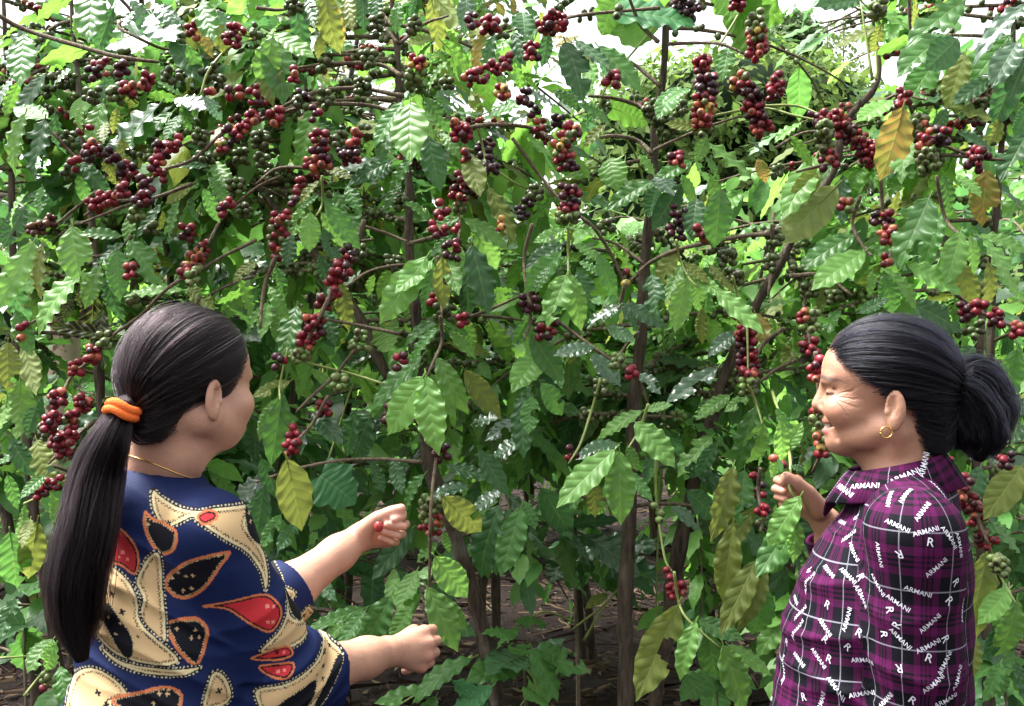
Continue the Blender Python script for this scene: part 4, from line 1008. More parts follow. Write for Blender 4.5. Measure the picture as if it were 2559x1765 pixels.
def surface_nets(sdf, lo, hi, h, s=5, lip=1.4):
    lo = np.array(lo, f32); nb = np.ceil((np.array(hi, f32) - lo) / (h * s)).astype(int); dims = nb * s + 1
    bi = np.stack(np.meshgrid(*[np.arange(n) for n in nb], indexing='ij'), -1).reshape(-1, 3)
    cen = (lo + (bi + .5) * s * h).astype(f32)
    dc = np.concatenate([sdf(c) for c in np.array_split(cen, max(1, len(cen) // 60000))])
    sign = np.where(dc.reshape(nb) < 0, f32(-1), f32(1))
    V = np.ones(dims, f32)
    V[:-1, :-1, :-1] = sign.repeat(s, 0).repeat(s, 1).repeat(s, 2)
    act = bi[np.abs(dc) < s * h * .87 * lip]
    off = np.stack(np.meshgrid(*[np.arange(s + 1)] * 3, indexing='ij'), -1).reshape(-1, 3)
    for chunk in np.array_split(act, max(1, len(act) // 800)):
        if not len(chunk): continue
        idx = (chunk[:, None, :] * s + off[None]).reshape(-1, 3)
        V[idx[:, 0], idx[:, 1], idx[:, 2]] = sdf((lo + idx * h).astype(f32))
    S = V < 0
    c = np.zeros(np.array(dims) - 1, np.uint8)
    for dx in (0, 1):
        for dy in (0, 1):
            for dz in (0, 1): c += S[dx:dims[0] - 1 + dx, dy:dims[1] - 1 + dy, dz:dims[2] - 1 + dz]
    cd = np.array(dims) - 1
    lin = np.flatnonzero((c > 0) & (c < 8)); del c
    ci = np.stack(np.unravel_index(lin, cd), 1)
    corners = [(a, b, e) for a in (0, 1) for b in (0, 1) for e in (0, 1)]
    val = np.stack([V[ci[:, 0] + a, ci[:, 1] + b, ci[:, 2] + e] for a, b, e in corners], 1)
    acc = np.zeros((len(ci), 3), f32); cnt = np.zeros(len(ci), f32)
    for i in range(8):
        for j in range(i + 1, 8):
            a, b = np.array(corners[i]), np.array(corners[j])
            if np.abs(a - b).sum() != 1: continue
            m = (val[:, i] < 0) != (val[:, j] < 0)
            t = val[m, i] / (val[m, i] - val[m, j])
            acc[m] += a + t[:, None] * (b - a); cnt[m] += 1
    verts = lo + (ci + acc / cnt[:, None]) * h
    faces = []
    for ax in range(3):
        sl0 = [slice(1, n - 1) for n in dims]; sl1 = list(sl0); sl0[ax] = slice(0, dims[ax] - 1); sl1[ax] = slice(1, dims[ax])
        A_, B_ = S[tuple(sl0)], S[tuple(sl1)]
        e = np.stack(np.nonzero(A_ != B_), 1)
        if not len(e): continue
        neg = A_[e[:, 0], e[:, 1], e[:, 2]]
        e = e + np.array([0 if k == ax else 1 for k in range(3)])
        u, w = (ax + 1) % 3, (ax + 2) % 3
        quad = []
        for du, dw in ((0, 0), (1, 0), (1, 1), (0, 1)):
            q = e.copy(); q[:, u] -= du; q[:, w] -= dw
            quad.append(np.searchsorted(lin, np.ravel_multi_index(q.T, cd)))
        q = np.stack(quad, 1); q[~neg] = q[~neg][:, ::-1]
        faces.append(q)
    return verts.astype(f32), np.concatenate(faces).astype(np.int32)

def project(sdf, pts, it=8):
    p = np.array(pts, f32)
    for _ in range(it):
        d = sdf(p); g = np.stack([sdf(p + np.array(e, f32) * .002) - d for e in ((1, 0, 0), (0, 1, 0), (0, 0, 1))], 1)
        g /= np.linalg.norm(g, axis=1)[:, None] + 1e-9; p = p - g * d[:, None]
    return p

def head_frame(yaw_deg, pitch_deg):
    a = math.radians(yaw_deg); t = math.radians(pitch_deg)
    F = Vector((math.cos(a) * math.cos(t), math.sin(a) * math.cos(t), math.sin(t)))
    Lf = Vector((-math.sin(a), math.cos(a), 0)); U = F.cross(Lf)
    return np.array([tuple(F), tuple(Lf), tuple(U)], f32)      # rows: forward, left, up

def head_sdf(q, plump=0.0, fold=0.5, mouth=1.0, flare=.30):
    """q in head coordinates (forward, left, up) with the origin between the ears"""
    y = np.abs(q[:, 1]); s = np.stack([q[:, 0], y, q[:, 2]], 1)        # mirrored half
    d = ell(q, (.004, 0, .055), (.090, .073, .077))
    d = smin(d, ell(q, (.052, 0, .055), (.043, .057, .046)), .02)
    d = smin(d, ell(q, (.044, 0, -.008), (.050, .054 + plump, .062)), .025)
    d = smin(d, rcone(s, (.004, .047 + plump, -.028), (.066, .016, -.052), .020 + plump, .017), .02)
    d = smin(d, ball(q, (.075, 0, -.054), .0185), .016)
    if plump: d = smin(d, ell(s, (.050, .026, -.024), (.038, .030 + plump * .5, .044)), .03)
    d = smin(d, ell(s, (.064, .034 + plump * .7, -.004), (.029, .029 + plump, .026)), .014)
    d = smin(d, ell(s, (.085, .020, .041), (.012, .026, .009)), .014)
    d = smax(d, -ell(s, (.1005, .031, .024), (.013, .016, .009)), .010)
    d = smin(d, ell(s, (.0795, .031, .0235), (.0125, .0155, .0115)), .004)
    d = smax(d, -rcone(s, (.0925, .022, .0215), (.0835, .042, .0225), .0017, .0013), .003)
    nose = rcone(q, (.093, 0, .034), (.1030, 0, .004), .0066, .0112)
    nose = smin(nose, ball(s, (.0945, .0120, .000), .0088), .006)
    d = smin(d, nose, .010)
    d = smax(d, -rcone(s, (.100, .006, -.0075), (.094, .007, -.002), .0028, .002), .003)
    d = smin(d, ell(q, (.0885, 0, -.0215), (.0105, .022, .0060)), .008)
    d = smin(d, ell(q, (.0870, 0, -.0365), (.0115, .019, .0066)), .008)
    if mouth: d = smax(d, -rcone(s, (.1005, 0, -.0305), (.080, .029, -.0255), .0032, .0022), .005)
    if fold:
        d = smin(d, ell(s, (.0715, .036, .002), (.021, .021, .016)), .010)                       # cheek lifted by the smile
        d = smax(d, -chain(s, [(.0995, .017, .004), (.0930, .0285, -.012), (.0835, .0350, -.032), (.076, .034, -.046)], [.0022, .0036, .0034, .0018]), .007)
        d = smax(d, -chain(s, [(.0905, .020, .0115), (.082, .040, .0125), (.073, .050, .018)], [.0012, .0018, .0010]), .004)
        d = smax(d, -chain(s, [(.0930, .019, .0335), (.0855, .034, .0340), (.077, .046, .029)], [.0012, .0016, .0012]), .004)
        d = smin(d, ell(s, (.040, .043, -.043), (.020, .012, .014)), .014)
        d = smin(d, rcone(s, (-.012, .050, -.035), (.014, .016, -.115), .010, .009), .016)
    ca, sa = math.cos(flare), math.sin(flare)
    R = np.array([(ca, sa, 0), (-sa, ca, 0), (0, 0, 1)], f32)
    e = (s - A3((-.006, .078, .002))) @ R
    ear = ell(e, (0, 0, 0), (.0150, .0060, .0285))
    ear = smax(ear, -ell(e, (.0028, .0072, .005), (.0098, .0080, .0185)), .0025)
    ear = smin(ear, chain(e, [(-.0035, .001, .015), (-.005, .002, .002), (.001, .002, -.010)], [.0020, .0028, .0024]), .0025)
    ear = smin(ear, ell(e, (.003, 0, -.023), (.0075, .0045, .0090)), .006)
    ear = smin(ear, ball(e, (.0110, .001, -.004), .0040), .004)
    d = smin(d, ear, .005)
    return d

CAP_C, CAP_R = np.array([.004, 0, .055], f32), np.array([.090, .073, .077], f32)
HAIRLINE = ([-.075, -.06, -.03, 0, .010, .020, .036, .047, .062, .078, .091, .105, .125, .16], [-.062, -.046, -.036, -.028, -.018, .010, .027, .044, .063, .078, .085, .075, .06, .05])
HAIRLINE_L = ([-.075, -.06, -.03, -.006, .004, .012, .020, .035, .055, .075, .091, .105, .125, .16], [-.062, -.046, -.036, -.024, -.004, .036, .040, .046, .056, .064, .070, .066, .06, .05])
def cap_sdf(q, thick, drop=0.0, line=None):
    xb = np.interp(q[:, 2], *(line or HAIRLINE)).astype(f32)
    grow = np.clip((xb - q[:, 0]) / .05, 0, 1)
    d = ell(q, CAP_C, CAP_R + .0015) - (thick - .0015) * grow * (2 - grow)
    low = rcone(q, (-.040, 0, .02), (-.044, 0, -.036 - drop), .052, .043)
    d = smin(d, low, .03)
    return smax(d, (q[:, 0] - xb) * .75, .006)

def skin_material(name, base, wrinkles):
    m, nt, n, l = new_mat(name); b = NB(nt)
    at = b.node("ShaderNodeAttribute", attribute_name="col"); tc = b.node("ShaderNodeTexCoord").outputs['Object']
    n1 = b.noise(28, 4, .6, tc); n2 = b.noise(420, 2, .5, tc); n3 = b.noise(90, 3, .6, tc)
    vv = b.node("ShaderNodeVectorMath", operation='SCALE'); l.new(at.outputs['Color'], vv.inputs[0])
    l.new(b.math('ADD', .78, b.math('MULTIPLY', n1, .44)), vv.inputs['Scale'])
    col = b.mix(b.maprange(n3, .62, .72, 0, .22 if wrinkles else .10), vv.outputs[0], (base[0] * .5, base[1] * .4, base[2] * .35, 1))
    h = b.math('ADD', b.math('MULTIPLY', n2, .5), b.math('MULTIPLY', n3, .6))
    if wrinkles:
        hl = b.node("ShaderNodeAttribute", attribute_name="hloc"); sp = b.node("ShaderNodeSeparateXYZ"); l.new(hl.outputs['Vector'], sp.inputs[0])
        dx = b.math('SUBTRACT', .083, sp.outputs[0]); dz = b.math('SUBTRACT', sp.outputs[2], .018)
        ang = b.math('ARCTAN2', dz, dx); r = b.math('SQRT', b.math('ADD', b.math('MULTIPLY', dx, dx), b.math('MULTIPLY', dz, dz)))
        wob = b.math('MULTIPLY', b.noise(60, 2, .5, hl.outputs['Vector']), 7.0)
        ln = b.math('POWER', b.math('ABSOLUTE', b.math('SINE', b.math('ADD', b.math('MULTIPLY', ang, 7.5), b.math('MULTIPLY', wob, .5)))), 7.0)
        mk = b.math('MULTIPLY', b.maprange(r, .006, .012), b.maprange(r, .048, .028)); mk = b.math('MULTIPLY', mk, b.maprange(dx, -.002, .006))
        mk = b.math('MULTIPLY', mk, b.maprange(b.math('ABSOLUTE', b.math('ADD', ang, .25)), .95, .6)); ln = b.math('MULTIPLY', ln, mk)
        h = b.math('SUBTRACT', h, b.math('MULTIPLY', ln, 1.1))
        col = b.mix(b.math('MULTIPLY', ln, .12), col, (base[0] * .42, base[1] * .34, base[2] * .3, 1))
    nm = b.bump(h, .5, .0018)
    b.out(b.principled(col, b.maprange(n3, .3, .7, .38, .56), .42, nm, **{'Subsurface Weight': .12, 'Subsurface Radius': (.012, .004, .002), 'Subsurface Scale': 1.0}))
    return m

def hair_material(name, tint=(.010, .008, .009)):
    m, nt, n, l = new_mat(name); b = NB(nt)
    h = b.node("ShaderNodeBsdfHairPrincipled"); h.parametrization = 'COLOR'
    h.inputs['Color'].default_value = (*tint, 1); h.inputs['Roughness'].default_value = .30; h.inputs['Radial Roughness'].default_value = .35
    h.inputs['Random Roughness'].default_value = .3; h.inputs['IOR'].default_value = 1.28
    b.out(h.outputs[0]); return m
M_HAIR = hair_material("dark_hair", (.008, .005, .006)); M_HAIR2 = hair_material("black_hair", (.004, .004, .007))
M_CAP = simple_material("hair_underlayer", (.004, .0035, .004), .7, .12, .3, 80)

def strands(name, paths, radius, mat, parent, origin):
    """paths: (n strands, k points, 3) in world"""
    n, k, _ = paths.shape
    cu = bpy.data.hair_curves.new(name); cu.add_curves([k] * n)
    cu.attributes["position"].data.foreach_set("vector", (paths - np.array(tuple(origin), f32)).astype(f32).ravel())
    ra = cu.attributes.get("radius") or cu.attributes.new("radius", 'FLOAT', 'POINT')
    t = np.linspace(0, 1, k); prof = radius * np.minimum(1, (1.02 - t) * 6)
    ra.data.foreach_set("value", np.tile(prof, n).astype(f32))
    cu.materials.append(mat)
    o = bpy.data.objects.new(name, cu); COL.objects.link(o); o.parent = parent
    return o

def cap_strands(n, tie, Hm, origin, thick, seed, drop=0.0, k=18, line=None, sc=1.0):
    """hair lying on the skull, combed from the hairline back to the tie"""
    rng = np.random.default_rng(seed); hl = line or HAIRLINE
    sd = lambda p: cap_sdf(p, thick, drop, hl)
    g = np.arange(-.14, .15, .006); G = np.stack(np.meshgrid(g, g, np.arange(-.09, .16, .006), indexing='ij'), -1).reshape(-1, 3).astype(f32)
    inner = lambda p: smin(ell(p, CAP_C, CAP_R + thick), rcone(p, (-.040, 0, .02), (-.044, 0, -.036 - drop), .052, .043), .03)
    G = G[(np.abs(inner(G)) < .006) & (G[:, 0] < np.interp(G[:, 2], *hl) - .001) & (G[:, 2] > -.065)]; w = np.where(np.abs(G[:, 0] - np.interp(G[:, 2], *hl)) < .016, 2.2, .8); w /= w.sum()
    root = G[rng.choice(len(G), n, p=w)] + rng.normal(0, .0030, (n, 3)).astype(f32)
    stray = rng.random(n) < .03
    tie = np.array(tie, f32); t = np.linspace(0, 1, k, dtype=f32)[None, :, None]
    pos = root[:, None, :] * (1 - t) + tie * t
    lift = np.sin(t * math.pi) * .05; out_dir = pos - np.array([-.01, 0, .035], f32); out_dir /= np.linalg.norm(out_dir, axis=2)[..., None]
    pos = (pos + out_dir * lift).reshape(-1, 3).astype(f32)
    inner = lambda p: smin(ell(p, CAP_C, CAP_R + thick), rcone(p, (-.040, 0, .02), (-.044, 0, -.036 - drop), .052, .043), .03)
    pos = project(inner, pos, 5).reshape(n, k, 3)
    nrm = pos - np.array([-.01, 0, .035], f32); nrm /= np.linalg.norm(nrm, axis=2)[..., None]
    ph = np.arctan2(root[:, 1], root[:, 2] - .03)[:, None]; tt = t[:, :, 0]
    off = -.0010 + rng.random((n, 1)) * .0022 * np.minimum(1, tt * 5 + .15) + .0013 * np.sin(tt * 7 + rng.uniform(0, 6.28, (n, 1))) * rng.random((n, 1)) * tt + .0016 * np.sin(ph * 31 + np.sin(ph * 9) * 2) * np.sin(tt * math.pi)
    off = off + np.where(stray[:, None], (.002 + .008 * rng.random((n, 1))) * np.sin(tt * math.pi * rng.uniform(.6, 1.3, (n, 1))), 0)
    pos = pos + nrm * off[..., None]
    w = np.clip((t - .80) / .20, 0, 1) ** 1.3
    pos = pos * (1 - w) + (tie + rng.normal(0, .0055, (n, 1, 3))) * w
    return ((pos * sc) @ Hm + np.array(tuple(origin))).astype(f32)

def fibre_tube(n, path, widths, seed, k=26, frizz=.003, depth_scale=.7, splay=.0):
    """a bundle of strands following a path; widths = half widths along it"""
    rng = np.random.default_rng(seed); pts = smooth_path(path, 8); m = len(pts)
    base = np.array([tuple(p) for p in pts]); tt = np.linspace(0, 1, m)
    kt = np.linspace(0, 1, k); c = np.stack([np.interp(kt, tt, base[:, i]) for i in range(3)], 1)
    wd = np.interp(kt, np.linspace(0, 1, len(widths)), widths)
    tan = np.gradient(c, axis=0); tan /= np.linalg.norm(tan, axis=1)[:, None]
    side = np.cross(tan, np.array([0, 1, .001])); side /= np.linalg.norm(side, axis=1)[:, None]; dep = np.cross(side, tan)
    nc = 46; rc, ac = np.sqrt(rng.random(nc)), rng.uniform(0, 6.28, nc); ci = rng.integers(0, nc, n)
    u = (rc * np.cos(ac))[ci] + rng.normal(0, .12, n); v = ((rc * np.sin(ac))[ci] + rng.normal(0, .12, n)) * depth_scale
    wild = np.where(rng.random(n) < .06, 3.2, 1.0)[:, None]
    end = rng.uniform(.80, 1.0, n) * rng.uniform(.90, 1.0, nc)[ci]
    kk = kt[None, :] * end[:, None]
    P_ = np.stack([np.interp(kk, kt, c[:, i]) for i in range(3)], -1); W = np.interp(kk, kt, wd)
    Sd = np.stack([np.interp(kk, kt, side[:, i]) for i in range(3)], -1); Dp = np.stack([np.interp(kk, kt, dep[:, i]) for i in range(3)], -1)
    ph = rng.uniform(0, 6.28, (n, 1)); fz = wild * frizz * np.sin(kk * rng.uniform(4, 11, (n, 1)) + ph) * kk ** .5
    fz2 = wild * frizz * np.cos(kk * rng.uniform(4, 11, (n, 1)) + ph * 1.7) * kk ** .5
    return (P_ + Sd * ((u[:, None] * W + fz)[..., None]) + Dp * ((v[:, None] * W + fz2)[..., None])).astype(f32)

def crease(p, c, dirn, k, amp, rad, ph=0.0):
    """sharp cloth folds near c, running across dirn"""
    q = p - A3(c); w = np.exp(-(q * q).sum(1) / rad ** 2)
    x = q @ A3(Vector(dirn).normalized()) * k + ph + .9 * np.sin(q @ A3(Vector((dirn[2], dirn[0], dirn[1]))) * k * .31)
    return (amp * w * ((1 - np.abs(np.sin(x))) ** 2 - .3)).astype(f32)
def seg(a, b, t): return Vector(a).lerp(Vector(b), t)
def hand_sdf(p, wrist, mcps, fingers, thumb, thick=.0135):
    d = None
    for m_ in mcps:
        e = rcone(p, seg(wrist, m_, .08), m_, .0165, thick * .92); d = e if d is None else smin(d, e, .008)
    for ch, r in fingers:
        d = smin(d, chain(p, ch, [x * .84 for x in r]), .0022)
    if thumb: d = smin(d, chain(p, *thumb), .008)
    return d

M_TROUSERS = simple_material("dark_trousers", (.018, .018, .024), .85, .2, .3, 60, .2)
M_SHOE = simple_material("brown_sandal", (.09, .05, .03), .6, .4, .3, 50)
M_GOLD = simple_material("gold", (.75, .48, .16), .25, .8, .1, 50)
bpy.data.materials["gold"].node_tree.nodes["Principled BSDF"].inputs['Metallic'].default_value = 1.0

def lower_body(root, o, F, Lf, hip_z, parts_origin):
    """trousers and shoes, below the picture's edge"""
    o = Vector((o[0], o[1], 0)); F, Lf = Vector(F), Vector(Lf)
    def sdf(p):
        d = ell(p, o + Vector((0, 0, hip_z)), (.16, .15, .14))
        for s in (-1, 1):
            hip = o + Lf * (.085 * s) + Vector((0, 0, hip_z - .03)); kn = o + Lf * (.095 * s) + F * .02 + Vector((0, 0, hip_z * .52)); an = o + Lf * (.10 * s) - F * .01 + Vector((0, 0, .07))
            d = smin(d, chain(p, [hip, kn, an], [.095, .075, .062], .02), .03)
        return d
    V, Fc = surface_nets(sdf, (o.x - .35, o.y - .35, 0), (o.x + .35, o.y + .35, hip_z + .2), .012)
    link("trousers", mesh_np("trousers", V - A3(parts_origin), Fc, [M_TROUSERS]), root)
    for s in (-1, 1):
        a = o + Lf * (.10 * s) - F * .05 + Vector((0, 0, .045)); b_ = o + Lf * (.11 * s) + F * .14 + Vector((0, 0, .032))
        sd = lambda p: np.maximum(smin(rcone(p, a, b_, .042, .036), ball(p, seg(a, b_, .75), .044), .03), .006 - p[:, 2])
        V, Fc = surface_nets(sd, (min(a.x, b_.x) - .07, min(a.y, b_.y) - .07, -.01), (max(a.x, b_.x) + .07, max(a.y, b_.y) + .07, .12), .007)
        link("shoe", mesh_np("shoe", V - A3(parts_origin), Fc, [M_SHOE]), root)

def subdivide_quads(V, F):
    """split every quad in four (flat)"""
    E = np.concatenate([F[:, [0, 1]], F[:, [1, 2]], F[:, [2, 3]], F[:, [3, 0]]]); Es = np.sort(E, 1)
    key = Es[:, 0].astype(np.int64) * len(V) + Es[:, 1]; uq, inv = np.unique(key, return_inverse=True)
    ea, eb = uq // len(V), uq % len(V); n, m = len(V), len(F)
    em = (V[ea] + V[eb]) / 2; fc = V[F].mean(1)
    e = inv.reshape(4, m) + n; c = np.arange(m) + n + len(uq)
    Q = [np.stack([F[:, i], e[i], c, e[i - 1]], 1) for i in range(4)]
    return np.concatenate([V, em, fc]).astype(f32), np.concatenate(Q).astype(np.int32)

# ------------------------------------------------------------------ the woman with the long ponytail
def poly_smooth(pts, n=6):
    P_ = np.array(pts, float); m = len(P_); out = []
    for i in range(m):
        p0, p1, p2, p3 = P_[i - 1], P_[i], P_[(i + 1) % m], P_[(i + 2) % m]
        for k in range(n):
            t = k / n; out.append(.5 * ((2 * p1) + (p2 - p0) * t + (2 * p0 - 5 * p1 + 4 * p2 - p3) * t * t + (3 * p1 - p0 - 3 * p2 + p3) * t ** 3))
    return np.array(out)
def poly_dist(q, poly):
    """signed distance (negative inside) and position along the outline"""
    best = np.full(len(q), 1e9); along = np.zeros(len(q)); ins = np.zeros(len(q), bool); L = 0.0
    for i in range(len(poly)):
        a, b_ = poly[i - 1], poly[i]; ba = b_ - a; l2 = ba @ ba
        if l2 < 1e-9: continue
        t = np.clip(((q - a) @ ba) / l2, 0, 1); dd = np.linalg.norm(q - a - t[:, None] * ba, axis=1)
        m = dd < best; best[m] = dd[m]; along[m] = L + t[m] * math.sqrt(l2); L += math.sqrt(l2)
        cr = ((a[1] > q[:, 1]) != (b_[1] > q[:, 1])); x = a[0] + (q[:, 1] - a[1]) / (b_[1] - a[1] + 1e-12) * ba[0]
        ins ^= cr & (q[:, 0] < x)
    return np.where(ins, -best, best), along

NAVY, BLACK, CREAM, ORANGE, RED, PALE, WHITE = (.0045, .012, .060), (.0025, .003, .007), (.50, .35, .18), (.50, .15, .06), (.45, .026, .034), (.54, .47, .27), (.46, .42, .33)
PAISLEY = [  # kind, outline on the back and sleeve (hundredths of a print unit)
    ('C', "820 80;900 130;1080 170;1220 160;1420 180;1400 280;1450 370;1530 500;1550 650;1530 720;1500 600;1400 450;1250 340;1100 230;1050 200;900 270;830 200"),
    ('B', "1410 190;1500 230;1550 380;1560 470;1480 420;1420 330"), ('R', "1090 200;1150 165;1210 180;1210 220;1130 250"),
    ('T', "1290 430;1040 480;900 640;930 740;1030 775;1130 700;1230 540"),
    ('T', "950 890;900 930;930 1010;1000 1120;1100 1190;1170 1000;1120 910;1030 885"), ('R', "1130 820;1350 760;1520 750;1620 830;1640 920;1560 1010;1420 930;1280 830"),
    ('T', "770 200;760 290;800 400;870 470;950 420;970 300;900 250;820 240"), ('C', "860 470;880 700;900 1000;860 1030;780 960;740 880;760 760;720 660;790 510"),
    ('C', "380 700;420 620;520 570;640 640;720 760;740 900;850 1010;950 1100;960 1160;750 1170;560 1120;430 990;380 850"), ('R', "525 290;640 340;720 450;730 560;700 620;620 570;540 540;530 400"),
    ('B', "480 820;540 810;620 900;690 1010;690 1130;640 1140;560 1000;500 900"), ('C', "500 1120;650 1190;900 1200;1110 1210;950 1245;750 1240;580 1190"),
    ('C', "1690 850;1720 960;1880 1050;1850 1110;1700 1150;1500 1140;1620 1020;1680 920"), ('B', "1690 760;1780 900;1800 1000;1740 960;1700 860"),
    ('R', "1440 1190;1560 1140;1680 1130;1720 1200;1600 1215"), ('R', "1500 1245;1720 1250;1680 1340;1560 1320"),
    ('C', "1500 1420;1700 1370;1900 1280;2000 1200;2050 1250;2110 1330;2000 1480;1880 1560;1800 1620;1560 1600;1490 1500"), ('B', "1600 1540;1880 1400;1800 1600"), ('B', "2080 1330;2110 1370;1960 1560;1860 1620;1940 1480"),
    ('C', "300 1400;420 1270;560 1290;660 1390;560 1450;640 1540;700 1660;280 1680"), ('T', "560 1430;700 1370;900 1320;1000 1370;980 1470;850 1540;700 1530"),
    ('C', "1190 1270;1260 1290;1310 1400;1290 1480;1150 1490;1140 1430"), ('C', "150 800;300 850;330 1000;250 1150;150 1100"), ('T', "900 1640;1050 1600;1200 1680;1100 1850;950 1800"), ('C', "300 300;400 330;430 480;330 560;270 450")]
STARS = [(565, 750, 1, 17), (440, 840, 1, 15), (630, 850, 1, 16), (465, 970, 1, 16), (975, 580, 0, 11), (1065, 590, 0, 11), (940, 630, 0, 11), (1060, 690, 0, 12), (1010, 715, 0, 12), (1025, 600, 0, 10), (1222, 450, 0, 12),
         (970, 955, 0, 11), (1085, 970, 0, 11), (1060, 1020, 0, 11), (1110, 1020, 0, 10), (920, 245, 1, 13), (790, 285, 0, 11), (1435, 225, 0, 10), (1480, 265, 0, 10), (1440, 275, 0, 9), (1540, 830, 2, 13), (1585, 840, 2, 10), (1545, 940, 2, 12), (1580, 945, 2, 12),
         (630, 480, 2, 12), (660, 525, 2, 11), (605, 515, 2, 10), (475, 1405, 1, 18), (530, 1465, 1, 17), (860, 1365, 0, 12), (910, 1370, 0, 12), (825, 1430, 0, 12), (850, 1490, 0, 12), (905, 1475, 0, 11), (1235, 1380, 1, 18), (1970, 1265, 1, 15), (1950, 1340, 1, 13),
         (1940, 1420, 1, 13), (1850, 1330, 1, 8), (1890, 1370, 1, 8), (2030, 1265, 1, 10), (1610, 1160, 1, 14), (1660, 1170, 2, 10), (1620, 1295, 2, 11), (1660, 1290, 2, 11), (545, 890, 0, 8), (620, 920, 0, 9), (590, 990, 0, 9), (800, 960, 1, 8), (730, 990, 1, 8)]

def paint_paisley(S):
    """S (n,2) print coordinates -> colour per vertex"""
    col = np.tile(np.array(NAVY), (len(S), 1))
    for kind, txt in PAISLEY:
        poly = poly_smooth([tuple(map(float, e.split())) for e in txt.split(";")])
        lo, hi = poly.min(0) - 30, poly.max(0) + 30
        idx = np.flatnonzero((S > lo).all(1) & (S < hi).all(1))
        if not len(idx): continue
        d, al = poly_dist(S[idx], poly); c = col[idx]
        def put(m, v): c[m] = v
        if kind == 'T':
            put(d < 2, ORANGE); put(d < -16, CREAM); put((d < -16) & ((al % 16) < 8) & (d > -25), BLACK); put(d < -25, BLACK)
        elif kind == 'R':
            put(d < 4, ORANGE); put(d < -10, BLACK); put(d < -20, RED)
        elif kind == 'B':
            put(d < 6, PALE); put((d < 6) & ((al % 16) < 7), BLACK); put(d < 0, BLACK)
        else:
            put(d < 22, BLACK); put((d < 17) & (d > 8) & ((al % 24) < 11), WHITE); put(d < 0, PALE); put(d < -14, CREAM)
            put((np.abs(d + 24 + 5 * np.sin(al * .34)) < 3.0), BLACK)
        col[idx] = c
    for x, y, k, r in STARS:
        q = S - np.array([x, y]); idx = np.flatnonzero((np.abs(q) < r * 1.6).all(1)); q = q[idx]; R = np.linalg.norm(q, axis=1); a = np.arctan2(q[:, 1], q[:, 0])
        m = R < r * 1.35 * (.42 + .58 * np.abs(np.cos(2 * (a + .4 * k)))) ** 1.6
        col[idx[m]] = (CREAM, BLACK, (.70, .25, .20))[k]
    return col

